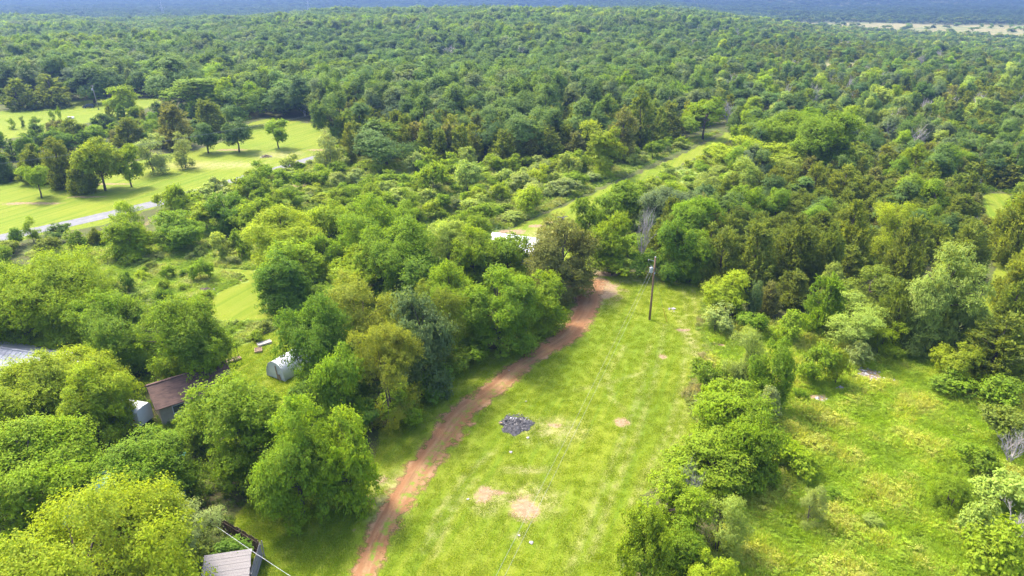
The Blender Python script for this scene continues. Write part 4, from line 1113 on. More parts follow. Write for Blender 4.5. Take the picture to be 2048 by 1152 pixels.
HEDGE = pix((-60, 290), (110, 268), (200, 248), (260, 236), (300, 222), (340, 206), (480, 240), (470, 268), (400, 296), (330, 303), (250, 326), (130, 346), (-60, 356))
infill(HEDGE, 46, ['cedar_far', 'cedar_far', 'broad_mid'], ['olive', 'oak', 'deep', 'olive', 'brown', 'mid'], (2.0, 3.2), (4.5, 7.5), 0.5, ' infill tree in the hedge belt, ',
       lambda p: 'left end' if p < 120 else 'above the lawn trio' if p < 260 else 'middle part' if p < 360 else 'right end', 'trees between the two left lawns', (LAWN_L, LAWN_F))
infill(HOMEU, 16, ['broad_mid', 'broad_mid', 'wispy'], ['mid', 'yg', 'deep', 'lime'], (2.0, 3.4), (4.4, 6.4), 0.5, ' understorey tree of the house yards, ',
       lambda p: 'left edge' if p < 120 else 'roof side' if p < 260 else 'brown house side' if p < 400 else 'garden side', 'trees round the houses', (LAWN, SPOT, GARDEN, YARD))
infill(HOMEW, 40, ['broad_mid', 'broad_mid', 'wispy'], ['mid', 'yg', 'deep', 'mid', 'yg'], (2.0, 3.2), (4.4, 6.8), 0.40, ' understorey tree of the central clump, ',
       lambda p: 'left flank' if p < 620 else 'tunnel side' if p < 720 else 'below the dome' if p < 830 else 'middle front' if p < 950 else 'white roof side', 'central tree clump', (LAWN, SPOT, GARDEN))
# brush field: shrubs and saplings one by one
def BSECT(px, where):
    if 'brush field' not in where:
        return (', inner side' if abs(px - 1024) < (700 if 'scrub' in where or 'meadow' in where else 330) else ', outer side')
    for lim, nm in ((480, ', by the grey road'), (620, ', behind the yellow central tree'), (740, ', below the road pole'), (860, ', behind the domed tree'), (980, ', above the white roof at left'), (1090, ', straight above the white roof'), (1200, ', below the bright yellow tree')):
        if px < lim:
            return nm
    return ', along the upper lane'
def fill(P, n, rmin, rmax, tints, where, cls, gap=0.5, hk=(1.1, 1.7)):
    lo, hi = P.min(0), P.max(0)
    done = 0
    for _ in range(n * 60):
        if done >= n: break
        x, y = random.uniform(lo[0], hi[0]), random.uniform(lo[1], hi[1])
        if poly_sd(P, np.array([x]), np.array([y]))[0] < 0.5: continue
        r = random.uniform(rmin, rmax) * (1 if random.random() < 0.8 else 1.35)
        if any(math.hypot(x - a, y - b) < (r + c) * gap for a, b, c in PLACED): continue
        if any(poly_sd(Q, np.array([x]), np.array([y]))[0] > -r * 0.4 for Q in (LANE, LAWN, SPOT)): continue
        t = random.choice(tints)
        sx_ = float(project(np.array([x]), np.array([y]), np.zeros(1))[0][0])
        plant(cls, x, y, r, r * random.uniform(*hk), t, ('large ' if r > (rmin + rmax) / 2 else 'small ') + COLWS[t] + ' shrub in the ' + where + BSECT(sx_, where), 'shrubs of the ' + where)
        done += 1
COLWS = dict(COLW, lime='lime yellow', deep='deep green', sage='silvery pale', blue='bluish', goldol='golden olive')
fill(BRUSH, 190, 1.2, 3.1, ['lime', 'yg', 'yg', 'pale', 'pale', 'sage', 'sage', 'mid', 'mid', 'yg', 'pale'], 'brush field', 'shrub_mid', 0.5, (0.8, 2.0))
fill(LOWB, 60, 1.3, 2.3, ['lime', 'yg', 'pale', 'pale', 'mid'], 'low brush right of the grass lane', 'shrub_mid', 0.55)
fill(SCRUB, 34, 0.5, 1.1, ['pale', 'mid', 'yg', 'sage', 'olive'], 'left scrub meadow', 'shrub', 0.9)
fill(MEADOW, 14, 0.5, 1.0, ['pale', 'mid', 'yg', 'yg', 'lime'], 'right weedy meadow', 'shrub', 1.2)

# ------------------------------------------------------------------ masses: far woods, meadow weeds, field grass
def scatter(name, pts, protos, label, cat):
    """One object that instances plant meshes on its points. pts rows: x y z sx sy sz rot proto r g b"""
    pts = np.array(pts, np.float64)
    me = bpy.data.meshes.new(name)
    me.vertices.add(len(pts)); me.vertices.foreach_set('co', pts[:, :3].astype(np.float32).ravel())
    def put(nm, typ, key, arr):
        a = me.attributes.new(nm, typ, 'POINT'); a.data.foreach_set(key, arr.ravel())
    put('size', 'FLOAT_VECTOR', 'vector', pts[:, 3:6].astype(np.float32))
    put('turn', 'FLOAT_VECTOR', 'vector', np.stack([0 * pts[:, 6], 0 * pts[:, 6], pts[:, 6]], 1).astype(np.float32))
    put('pick', 'INT', 'value', pts[:, 7].astype(np.int32))
    put('tint', 'FLOAT_COLOR', 'color', np.column_stack([pts[:, 8:11], np.ones(len(pts))]).astype(np.float32))
    coll = bpy.data.collections.new(name + '_plants')
    for i, pm in enumerate(protos):
        coll.objects.link(bpy.data.objects.new('%s_plant_%02d' % (name, i), pm))
    o = link(name, me)
    ng = bpy.data.node_groups.new(name, 'GeometryNodeTree')
    ng.interface.new_socket('Geometry', in_out='INPUT', socket_type='NodeSocketGeometry')
    ng.interface.new_socket('Geometry', in_out='OUTPUT', socket_type='NodeSocketGeometry')
    gi, go = ng.nodes.new('NodeGroupInput'), ng.nodes.new('NodeGroupOutput')
    ci = ng.nodes.new('GeometryNodeCollectionInfo'); ci.inputs[0].default_value = coll
    ci.inputs[1].default_value = True; ci.inputs[2].default_value = True
    ip = ng.nodes.new('GeometryNodeInstanceOnPoints'); ip.inputs['Pick Instance'].default_value = True
    def at(nm, typ):
        n = ng.nodes.new('GeometryNodeInputNamedAttribute'); n.data_type = typ; n.inputs[0].default_value = nm
        return n.outputs[0]
    L = ng.links.new
    L(gi.outputs[0], ip.inputs['Points']); L(ci.outputs[0], ip.inputs['Instance'])
    L(at('pick', 'INT'), ip.inputs['Instance Index']); L(at('turn', 'FLOAT_VECTOR'), ip.inputs['Rotation']); L(at('size', 'FLOAT_VECTOR'), ip.inputs['Scale'])
    L(ip.outputs[0], go.inputs[0])
    md = o.modifiers.new('plants', 'NODES'); md.node_group = ng
    return tag(o, label, cat, None, 'stuff')

def whole(cls, style, R, h, leaf, n, seed):
    me, c = crown_mesh('mass_tree', seed, R, h, leaf, n, style)
    return me
far_protos, far_dim = [], []
for i in range(6):
    far_protos.append(whole('f', 'dome', 4.6, 11.0, 0.46, 6500, 900 + i)); far_dim.append((4.6, 11.0))
for i in range(3):
    far_protos.append(whole('f', 'cedar', 2.6, 8.5, 0.5, 4200, 940 + i)); far_dim.append((2.6, 8.5))
for i in range(4):
    far_protos.append(whole('f', 'dome', 4.6, 11.0, 0.95, 1500, 960 + i)); far_dim.append((4.6, 11.0))
for i in range(2):
    far_protos.append(dead_mb(70 + i, 8.0, 2.6, 1.0, 0.3).mesh('mass_dead_tree', M['deadwood'])); far_dim.append((2.2, 8.0))
rows = []
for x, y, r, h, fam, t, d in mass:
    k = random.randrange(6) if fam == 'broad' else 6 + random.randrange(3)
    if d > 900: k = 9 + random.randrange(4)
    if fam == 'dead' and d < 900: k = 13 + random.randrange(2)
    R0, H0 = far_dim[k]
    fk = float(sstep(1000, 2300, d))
    c = jit([a * (1 - fk) + b * fk for a, b in zip(TINT[t], (0.050, 0.088, 0.034))], 0.24)  # leaf colour darkens with distance: cloud shade painted into the far trees
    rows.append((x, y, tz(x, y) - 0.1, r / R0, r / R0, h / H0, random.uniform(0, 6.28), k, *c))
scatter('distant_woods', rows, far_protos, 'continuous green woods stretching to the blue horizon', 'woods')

def tuft_mesh(seed, spread, h, blade, n, flower=0):
    r = np.random.default_rng(seed)
    p = np.zeros((n, 3)); a = r.uniform(0, 6.28, n); d = spread * np.sqrt(r.uniform(0, 1, n))
    p[:, 0], p[:, 1] = d * np.cos(a), d * np.sin(a)
    hh = h * r.uniform(0.4, 1.1, n) * (1 - 0.45 * d / spread)
    b = r.uniform(0, 6.28, n)
    w = np.stack([np.cos(b), np.sin(b), 0 * b], 1) * blade * 0.5
    lean = r.normal(size=(n, 3)) * 0.35 * hh[:, None]; lean[:, 2] = 0
    v = np.empty((n, 4, 3))
    v[:, 0] = p - w * 0.7; v[:, 1] = p + w * 0.7
    tip = p + lean; tip[:, 2] = hh
    v[:, 2] = tip + w * 0.5; v[:, 3] = tip - w * 0.5
    me = fast_mesh('tuft', v.reshape(-1, 3), np.arange(n * 4).reshape(n, 4), M['leaf'])
    at = me.attributes.new('leafv', 'FLOAT', 'POINT')
    at.data.foreach_set('value', np.repeat(r.uniform(0, 1, n), 4).astype(np.float32))
    return me
def weed_mesh(seed, R, h, leaf, n):
    me, c = crown_mesh('weed', seed, R, h, leaf, n, 'shrub')
    return me
def weeds(name, P, n, tints, label, size=(0.6, 1.3), minus=()):
    lo, hi = P.min(0), P.max(0)
    m = int(n * 4)
    x, y = rng.uniform(lo[0], hi[0], m), rng.uniform(lo[1], hi[1], m)
    px, py = project(x, y, np.zeros(m))
    k = (poly_sd(P, x, y) > -0.8) & (px > -150) & (px < 2200) & (py < 1300)
    for c in BARE:
        k &= np.hypot((x - c[0]) / c[2], (y - c[1]) / c[3]) > 0.9
    for Q in minus:
        k &= poly_sd(Q, x, y) < -0.4
    x, y = x[k][:n], y[k][:n]
    clump = np.sin(x * 0.55 + 1.2 * np.sin(y * 0.41)) * np.sin(y * 0.5 + np.sin(x * 0.37))
    rows = []
    for i in range(len(x)):
        s = random.uniform(*size) * (1 + 0.5 * clump[i])
        t = tints[min(len(tints) - 1, max(0, int((clump[i] * 0.5 + 0.5 + random.uniform(-0.35, 0.35)) * len(tints))))]
        rows.append((x[i], y[i], 0.0, s, s, s * random.uniform(0.5, 1.0), random.uniform(0, 6.28), random.randrange(5), *jit(t, 0.09)))
    pr = [weed_mesh(300, 0.45, 0.55, 0.085, 300), weed_mesh(301, 0.45, 0.42, 0.08, 300), tuft_mesh(302, 0.35, 0.65, 0.05, 90), tuft_mesh(303, 0.4, 0.5, 0.05, 90), tuft_mesh(304, 0.3, 0.75, 0.045, 80)]
    scatter(name, rows, pr, label, 'weeds')
WEED_T = [(0.215, 0.32, 0.02), (0.245, 0.35, 0.024), (0.275, 0.375, 0.03), (0.315, 0.39, 0.042), (0.37, 0.39, 0.065)]
weeds('meadow_weeds', MEADOW, 36000, WEED_T, 'tall yellow-green weeds covering the right meadow', (0.6, 1.7), minus=(LAWN,))
SCRUB_T = [(0.17, 0.26, 0.03), (0.21, 0.305, 0.04), (0.25, 0.335, 0.06), (0.27, 0.335, 0.08), (0.25, 0.28, 0.08)]
weeds('scrub_weeds', SCRUB, 17000, [tuple(k * 1.15 for k in t) for t in SCRUB_T], 'leafy pale weeds covering the left scrub meadow', (0.7, 1.4), minus=(SPOT, GARDEN, LAWN_L))
weeds('brush_weeds', BRUSH, 13000, SCRUB_T, 'tangled pale weeds between the shrubs of the brush field', (0.9, 1.8), minus=(LANE, LAWN_L))
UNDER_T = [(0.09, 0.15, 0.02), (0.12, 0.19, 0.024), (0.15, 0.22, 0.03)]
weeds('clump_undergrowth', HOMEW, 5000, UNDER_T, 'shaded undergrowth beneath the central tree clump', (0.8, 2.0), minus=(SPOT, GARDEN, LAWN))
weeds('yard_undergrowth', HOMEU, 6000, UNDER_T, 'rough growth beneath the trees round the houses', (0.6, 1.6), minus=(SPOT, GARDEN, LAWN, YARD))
weeds('lane_brush_undergrowth', LOWB, 2500, SCRUB_T, 'pale weeds in the low brush right of the grass lane', (0.9, 1.8), minus=(LANE, LAWN))
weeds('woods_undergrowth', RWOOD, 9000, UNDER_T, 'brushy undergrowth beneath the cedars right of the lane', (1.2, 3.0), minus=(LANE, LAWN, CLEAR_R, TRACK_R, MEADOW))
EDGE_STRIP = pix((1395, 860), (1385, 790), (1400, 735), (1425, 700), (1405, 660), (1415, 600), (1450, 640), (1500, 700), (1480, 800), (1420, 900))
weeds('field_edge_weeds', EDGE_STRIP, 1500, SCRUB_T[1:] + [(0.3, 0.28, 0.12)], 'straw coloured tall grass along the field edge')

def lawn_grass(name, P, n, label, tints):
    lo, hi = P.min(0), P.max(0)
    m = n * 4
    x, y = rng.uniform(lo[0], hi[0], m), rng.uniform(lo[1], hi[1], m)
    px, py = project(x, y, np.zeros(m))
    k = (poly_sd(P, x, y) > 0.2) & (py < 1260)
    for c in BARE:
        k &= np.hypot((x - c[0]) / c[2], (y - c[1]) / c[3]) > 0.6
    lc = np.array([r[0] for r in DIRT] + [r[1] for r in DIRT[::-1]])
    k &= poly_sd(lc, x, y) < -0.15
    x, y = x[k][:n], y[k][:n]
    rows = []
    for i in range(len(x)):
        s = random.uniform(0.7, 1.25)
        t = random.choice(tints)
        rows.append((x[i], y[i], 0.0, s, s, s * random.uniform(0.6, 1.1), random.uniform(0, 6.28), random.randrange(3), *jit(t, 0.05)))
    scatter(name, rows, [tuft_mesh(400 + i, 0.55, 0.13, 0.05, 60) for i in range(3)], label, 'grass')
lawn_grass('field_grass', LAWN, 7000, 'short mown grass of the field along the red track', [(0.195, 0.275, 0.014), (0.205, 0.28, 0.015), (0.22, 0.285, 0.018)])
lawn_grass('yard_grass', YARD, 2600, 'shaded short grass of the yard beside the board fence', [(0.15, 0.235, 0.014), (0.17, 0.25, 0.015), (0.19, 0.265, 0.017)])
lawn_grass('garden_grass', GARDEN, 1600, 'rough grass round the garden beds and the white tunnel', [(0.17, 0.26, 0.016), (0.20, 0.28, 0.018), (0.22, 0.29, 0.03)])
# ------------------------------------------------------------------ poles and wires
def catenary(a, b, sag, n=24):
    a, b = Vector(a), Vector(b)
    return [a.lerp(b, i / n) - Vector((0, 0, 4 * sag * (i / n) * (1 - i / n))) for i in range(n + 1)]
def wire(name, a, b, sag, r, label, group, mat='wire'):
    return tag(MB().tube(catenary(a, b, sag), r, 5).build(name, M[mat]), label, 'wire', group)

pb = ground(1299, 639)
pole = thing('utility_pole', pb, 'brown wooden utility pole with grey transformer standing in the mown field', 'pole')
PH = 9.9
pt = MB().tube([(0, 0, -0.3), (0.02, 0, 3), (0.02, 0, 6.5), (0.05, 0, PH)], [0.17, 0.155, 0.135, 0.115], 10).build('pole', M['pole_wood'], pole, True)
MB().tube([(0.05, 0, PH), (0.05, 0, PH + 0.06)], [0.12, 0.05], 8).build('pole_cap', M['steel'], pt)
tr = MB().tube([(-0.42, -0.1, 7.55), (-0.42, -0.1, 7.62), (-0.42, -0.1, 8.25), (-0.42, -0.1, 8.32), (-0.42, -0.1, 8.40)], [0.20, 0.235, 0.235, 0.25, 0.14], 14).build('transformer', M['steel'], pole, True)
for s in (-1, 1):
    MB().tube([(-0.42 + 0.1 * s, -0.1, 8.35), (-0.42 + 0.1 * s, -0.1, 8.62)], [0.055, 0.03], 8).build('bushing', M['ceramic'], tr, True)
MB().box((-0.2, -0.05, 8.1), (0.24, 0.08, 0.06)).box((-0.2, -0.05, 7.75), (0.24, 0.08, 0.06)).build('transformer_bracket', M['steel'], pole)
MB().tube([(0.0, 0, 9.25), (-0.45, -0.05, 9.42), (-0.85, -0.1, 9.55)], [0.035, 0.03, 0.03], 6).build('bracket_arm', M['steel'], pole)
MB().tube([(-0.85, -0.1, 9.62), (-0.98, -0.15, 9.35)], [0.07, 0.05], 8).build('fuse_cutout', M['ceramic'], pole, True)
MB().tube([(-0.95, -0.15, 9.35), (-0.75, -0.1, 8.9), (-0.48, -0.1, 8.6)], 0.015, 4).build('jumper_wire', M['wire'], pole)
MB().box((0.08, -0.14, 7.45), (0.16, 0.05, 0.22)).build('mounting_plate', M['steel'], pole)
GW = 'service wires from the field pole'
e1, e2 = ground(985, 1160, 6.2), ground(1003, 1160, 6.2)
top = Vector(pb)
def beyond(a, e, k):
    return a + (e - a) * k
w0 = top + Vector((-0.62, -0.2, 7.9)); w1 = top + Vector((-0.3, -0.22, 7.6))
wire('service_wire', w0, beyond(w0, e1, 1.3), 0.35, 0.010, 'left service wire running from the transformer down the field', GW)
wire('service_wire', w1, beyond(w1, e2, 1.3), 0.35, 0.010, 'right service wire running from the transformer down the field', GW)
gb = ground(1334, 645)
gy_ = thing('guy_wire', gb, 'guy wire with yellow guard anchored right of the field pole', 'wire')
ga = Vector(top + Vector((0.12, 0, 7.4))) - gb
MB().tube([(0, 0, -0.1), ga], 0.010, 5).build('cable', M['wire'], gy_)
MB().tube([ga * 0.01, ga * 0.29], 0.08, 8).build('guard', M['yellow'], gy_)

fpb = ground(197.5, 220)
fp = thing('utility_pole', fpb, 'grey utility pole with transformer beside the dark car', 'pole')
MB().tube([(0, 0, -0.3), (-0.15, 0, 5), (-0.3, 0, 9.6)], [0.17, 0.15, 0.12], 9).build('pole', M['pole_grey'], fp, True)
MB().box((-0.3, 0, 9.2), (1.5, 0.12, 0.12)).build('crossarm', M['pole_grey'], fp)
MB().tube([(-0.62, -0.1, 7.4), (-0.62, -0.1, 8.3)], [0.25, 0.25], 12).build('transformer', M['steel'], fp, True)
for s in (-0.65, 0.0, 0.65):
    MB().tube([(-0.3 + s, 0, 9.26), (-0.3 + s, 0, 9.5)], [0.05, 0.03], 6).build('insulator', M['ceramic'], fp)
rpb = ground(681, 292)
rp = thing('utility_pole', rpb, 'grey utility pole with crossarm rising from trees by the road', 'pole')
MB().tube([(0, 0, -0.3), (0, 0, 5), (0, 0, 11.0)], [0.17, 0.15, 0.12], 9).build('pole', M['pole_grey'], rp, True)
MB().box((0, 0, 10.6), (1.6, 0.12, 0.12)).build('crossarm', M['pole_grey'], rp)
for s in (-0.7, 0.0, 0.7):
    MB().tube([(s, 0, 10.66), (s, 0, 10.9)], [0.05, 0.03], 6).build('insulator', M['ceramic'], rp)
lp = ground(-330, 470)
lpo = thing('utility_pole', lp, 'grey utility pole standing beyond the left picture edge', 'pole')
MB().tube([(0, 0, -0.3), (0, 0, 5), (0, 0, 10.5)], [0.17, 0.15, 0.12], 9).build('pole', M['pole_grey'], lpo, True)
MB().box((0, 0, 10.2), (0.12, 1.6, 0.12)).build('crossarm', M['pole_grey'], lpo)
GR = 'power lines along the left road'
for s, nm in ((-0.7, 'upper'), (0.0, 'middle'), (0.7, 'lower')):
    wire('power_line', rpb + Vector((s, 0, 10.9)), lp + Vector((0, -s * 1.2, 10.3)), 1.6, 0.012, nm + ' power line crossing in front of the left lawn trees', GR)
far_end = ground(900, 240)
for s, nm in ((-0.7, 'left'), (0.7, 'right')):
    wire('power_line', rpb + Vector((s, 0, 10.9)), far_end + Vector((s, 0, 10.0)), 1.2, 0.012, nm + ' power line from the road pole into the woods', GR)

# far lattice towers
def lattice(x, y, h, label):
    t = thing('transmission_tower', (x, y, tz(x, y)), label, 'tower', 'transmission towers on the far ridge')
    mb = MB()
    w = lambda z: 3.2 * (1 - z / h) + 0.5
    zs = [0, h * .2, h * .38, h * .55, h * .7, h * .85, h]
    for sx, sy in ((-1, -1), (1, -1), (1, 1), (-1, 1)):
        mb.tube([(sx * w(z), sy * w(z), z) for z in zs], 0.16, 4)
    for a, b in zip(zs[:-1], zs[1:]):
        for (p, q) in (((-1, -1), (1, -1)), ((1, -1), (1, 1)), ((1, 1), (-1, 1)), ((-1, 1), (-1, -1))):
            mb.tube([(p[0] * w(a), p[1] * w(a), a), (q[0] * w(b), q[1] * w(b), b)], 0.10, 3)
            mb.tube([(q[0] * w(a), q[1] * w(a), a), (p[0] * w(b), p[1] * w(b), b)], 0.10, 3)
    mb.build('lattice_mast', M['steel'], t)
    for z, L in ((h * .72, 7), (h * .86, 6)):
        MB().box((0, 0, z), (2 * L, 0.7, 0.5), None, 0.9).build('tower_arm', M['steel'], t)
lattice(-760, 1600, 42, 'faint lattice tower at upper left above the woods')
lattice(-525, 1900, 46, 'faint lattice tower right of the other on the far ridge')

# ------------------------------------------------------------------ buildings
def gable_house(name, c, L, Wd, wall_h, rise, rz, wall, roof, label, seams=0, over=0.4, seam_mat=None):
    """Ridge along local x. Returns the thing."""
    t = thing(name, (c[0], c[1], 0), label, 'building', None, rz)
    x, y = L / 2, Wd / 2
    wm = MB()
    wm.add([(-x, -y, -.1), (x, -y, -.1), (x, y, -.1), (-x, y, -.1), (-x, -y, wall_h), (x, -y, wall_h), (x, y, wall_h), (-x, y, wall_h), (-x, 0, wall_h + rise * 0.97), (x, 0, wall_h + rise * 0.97)],
           [(0, 1, 5, 4), (2, 3, 7, 6), (1, 2, 6, 9, 5), (3, 0, 4, 8, 7), (3, 2, 1, 0)])
    wm.build('wall', wall, t)
    sl = math.atan2(rise, y)
    for s in (-1, 1):
        ln = math.hypot(y, rise) + over
        rot = Matrix.Rotation(s * -sl, 3, 'X')
        mid = Vector((0, s * (y + over * math.cos(sl)) / 2, wall_h + rise - (ln * math.sin(sl)) / 2 + 0.06))
        p = MB().box(mid, (L + 2 * over, ln, 0.08), rot).build('roof', roof, t)
        for k in range(seams):
            xx = -x - over + (k + 0.5) * (L + 2 * over) / seams
            MB().box(mid + rot @ Vector((xx, 0, 0.055)), (0.05, ln, 0.04), rot).build('roof_seam', seam_mat or roof, p)
    MB().box((0, 0, wall_h + rise + 0.10), (L + 2 * over, 0.30, 0.06)).build('ridge_cap', roof, t)
    return t
def add_window(t, c, d, mat_frame):
    w = MB().box(c, d).build('window', M['glass'], t)
    x, y, z = d
    f = MB()
    thick = 0.08
    if d[0] < d[1]:
        for s in (-1, 1):
            f.box((c[0], c[1] + s * (y / 2 + .03), c[2]), (x + .04, thick, z + .2)); f.box((c[0], c[1], c[2] + s * (z / 2 + .03)), (x + .05, y, thick))
    else:
        for s in (-1, 1):
            f.box((c[0] + s * (x / 2 + .03), c[1], c[2]), (thick, y + .04, z + .2)); f.box((c[0], c[1], c[2] + s * (z / 2 + .03)), (x, y + .05, thick))
    f.build('window_frame', mat_frame, w)

c = ground(1032, 516)
t = gable_house('metal_roof_house', c, 8.5, 5.6, 2.6, 1.6, math.radians(-22), M['white_metal'], M['white_metal'], 'white metal roofed house half hidden behind the brownish round tree', 14)
add_window(t, (0, -2.82, 1.5), (1.2, 0.08, 1.0), M['white_metal'])
c = ground(62, 760)
t = gable_house('metal_roof_house', c, 17, 7.0, 2.6, 1.5, math.radians(-14), M['beige'], M['grey_metal'], 'long house with grey metal roof under the left edge trees', 24)
add_window(t, (3, -3.52, 1.5), (1.2, 0.08, 1.0), M['white_metal'])
c = ground(388, 806)
t = gable_house('shingle_roof_house', c, 8.0, 5.4, 2.5, 1.5, math.radians(38), M['beige'], M['shingle'], 'brown shingle roofed house with beige wall under the twin round trees', 0)
add_window(t, (-2.0, -2.72, 1.6), (1.3, 0.08, 0.9), M['white_metal'])
add_window(t, (-4.02, 0.2, 1.5), (0.08, 1.2, 0.9), M['white_metal'])
c = ground(268, 1012)
t = gable_house('teal_roof_house', c, 9.0, 6.5, 2.3, 1.4, math.radians(24), M['red'], M['teal'], 'red walled house with teal metal roof buried under the lower left trees', 18)
add_window(t, (-2.0, -3.27, 1.4), (1.2, 0.08, 0.9), M['white_metal'])

# white trailer
c = ground(266, 846)
t = thing('box_trailer', c, 'white box trailer with a red lamp left of the brown roof', 'trailer', None, math.radians(-14))
body = MB()
prof = [(-1.05, 0.5), (1.05, 0.5), (1.05, 2.3), (0.8, 2.55), (0.0, 2.62), (-0.8, 2.55), (-1.05, 2.3)]
n = len(prof)
body.add([(-2.0, a, b) for a, b in prof] + [(2.0, a, b) for a, b in prof], [tuple(range(n))[::-1], tuple(range(n, 2 * n))] + [(i, (i + 1) % n, n + (i + 1) % n, n + i) for i in range(n)])
body.build('body', M['white_metal'], t)
for sx in (-0.45, 0.45):
    for sy in (-1, 1):
        MB().tube([(sx, sy * 1.08 - 0.1, 0.34), (sx, sy * 1.08 + 0.1, 0.34)], 0.34, 12).build('wheel', M['tyre'], t)
MB().tube([(-2.0, 0, 0.5), (-3.2, 0, 0.45)], 0.05, 6).build('drawbar', M['steel'], t)
MB().box((1.2, -1.07, 1.3), (0.55, 0.06, 0.12)).build('side_lamp', M['red_plastic'], t)
MB().box((-0.6, -1.065, 1.35), (0.8, 0.04, 1.6)).build('door', M['white_metal'], t)

# hoop tunnel greenhouse
a = ground(552, 757); b = ground(655, 695)
ax = (b - a).normalized()
t = thing('hoop_greenhouse', a, 'white plastic covered hoop tunnel beside the raised garden beds', 'greenhouse', None, math.atan2(ax.y, ax.x))
Lg, Rg, Hg = 7.5, 1.55, 2.35
pr = [(Rg * math.cos(k * math.pi / 12), Hg * math.sin(k * math.pi / 12) ** 0.8) for k in range(13)]
cv = MB()
ns = 16
for i in range(ns + 1):
    sagk = 1 - 0.02 * (i % 2)
    cv.add([(Lg * i / ns, y * sagk, z * sagk) for y, z in pr], [])
for i in range(ns):
    for k in range(12):
        p = i * 13 + k
        cv.f.append((p, p + 13, p + 14, p + 1))
cv.build('cover', M['film'], t, True)
for xx in (0.03, Lg - 0.03):
    e = MB(); e.add([(xx, y * .985, z * .985) for y, z in pr], [tuple(range(13))]); e.build('end_wall', M['film'], t)
for i in range(0, ns + 1, 4):
    MB().tube([(Lg * i / ns, y * 1.012, z * 1.012) for y, z in pr], 0.025, 5).build('hoop', M['white_metal'], t)
MB().box((-0.06, -0.35, 0.95), (0.06, 0.14, 2.0), Matrix.Rotation(math.radians(-6), 3, 'X')).build('door_post', M['plank'], t)
MB().box((-0.07, -0.75, 0.4), (0.06, 0.30, 0.8), Matrix.Rotation(math.radians(-10), 3, 'X')).build('door_board', M['plank'], t)

def raised_bed(px, py, L, Wd, rz, label, mat='plank'):
    c = ground(px, py)
    t = thing('raised_garden_bed', c, label, 'garden bed', 'raised garden beds', rz)
    for s in (-1, 1):
        MB().box((0, s * Wd / 2, 0.14), (L + 0.04, 0.045, 0.30)).build('board', M[mat], t)
        MB().box((s * L / 2, 0, 0.14), (0.045, Wd - 0.05, 0.295)).build('board', M[mat], t)
    sb = MB()
    nx_, ny_ = 10, 5
    sb.add([(-L / 2 + .03 + (L - .06) * i / nx_, -Wd / 2 + .03 + (Wd - .06) * j / ny_, 0.22 + random.uniform(-.03, .03)) for j in range(ny_ + 1) for i in range(nx_ + 1)],
           [(j * (nx_ + 1) + i, j * (nx_ + 1) + i + 1, (j + 1) * (nx_ + 1) + i + 1, (j + 1) * (nx_ + 1) + i) for j in range(ny_) for i in range(nx_)])
    sb.build('soil', M['soil'] if mat == 'plank' else M['plank_pale'], t)
raised_bed(459, 724, 2.9, 0.75, math.radians(38), 'long wooden garden bed nearest the brown roof')
raised_bed(517, 702, 0.9, 1.1, math.radians(20), 'short square garden bed above the tunnel')
raised_bed(529, 688, 1.8, 0.8, math.radians(38), 'pale covered garden bed farthest from the brown roof', 'plank_pale')
for px, py, lab in ((476, 708, 'thin dark garden post behind the long bed'), (512, 684, 'thin dark garden post behind the pale bed'), (440, 733, 'thin dark garden post left of the long bed')):
    c = ground(px, py)
    p = thing('garden_post', c, lab, 'post', 'garden fence posts')
    MB().tube([(0, 0, -0.2), (0, 0, 1.5)], 0.03, 5).box((0.02, 0, 1.2), (0.05, 0.012, 0.1)).build('stake', M['tyre'], p)

# board fence
def board_fence(p0, p1, h, mat, label, inner):
    a, b = ground(*p0), ground(*p1)
    d = b - a; L = d.length
    t = thing('board_fence', a, label, 'fence', 'privacy fence of the lower left yard', math.atan2(d.y, d.x))
    n = int(L / 0.15)
    shared = [MB().box((0, 0, (h + dz) / 2), (0.14, 0.02, h + dz)).mesh('board', M[mat]) for dz in (-0.05, 0, 0.04)]
    for i in range(n):
        o = link('board', random.choice(shared), t, ((i + 0.5) * 0.15, random.uniform(-0.006, 0.006), 0.02))
        o.rotation_euler = (random.uniform(-.015, .015), random.uniform(-.012, .012), 0)
    for z in (0.45, h - 0.35):
        MB().box((L / 2, inner * 0.05, z), (L, 0.045, 0.1)).build('rail', M[mat], t)
    k = max(1, int(L / 2.4))
    for i in range(k + 1):
        MB().tube([(L * i / k, inner * 0.13, -0.1), (L * i / k, inner * 0.13, h + 0.08)], 0.05, 6).build('post', M[mat], t)
board_fence((418, 1048), (524, 1112), 1.75, 'fence_brown', 'dark brown board fence run seen from its inner side', -1)
board_fence((526, 1114), (506, 1180), 1.75, 'fence_grey', 'weathered grey board fence run at the yard corner', 1)
c = ground(462, 1172)
t = thing('plank_shed', c, 'small shed with weathered grey plank roof at the bottom edge', 'shed', None, math.radians(12))
MB().box((0, 0, 0.85), (3.2, 2.0, 1.9)).build('wall', M['fence_grey'], t)
rot = Matrix.Rotation(math.radians(16), 3, 'X')
for i in range(9):
    MB().box(Vector((0, 0, 2.15)) + rot @ Vector((0, -1.12 + i * 0.28, 0.012 * (i % 2))), (3.7 + random.uniform(-.06, .06), 0.265, 0.03), rot).build('roof_board', M['fence_grey'], t)
ca = ground(432, 1052, 3.0); cb = ground(640, 1190, 3.6)
wire('overhead_cable', ca, cb, 0.12, 0.012, 'pale cable slanting over the board fence corner', None, 'white_metal')

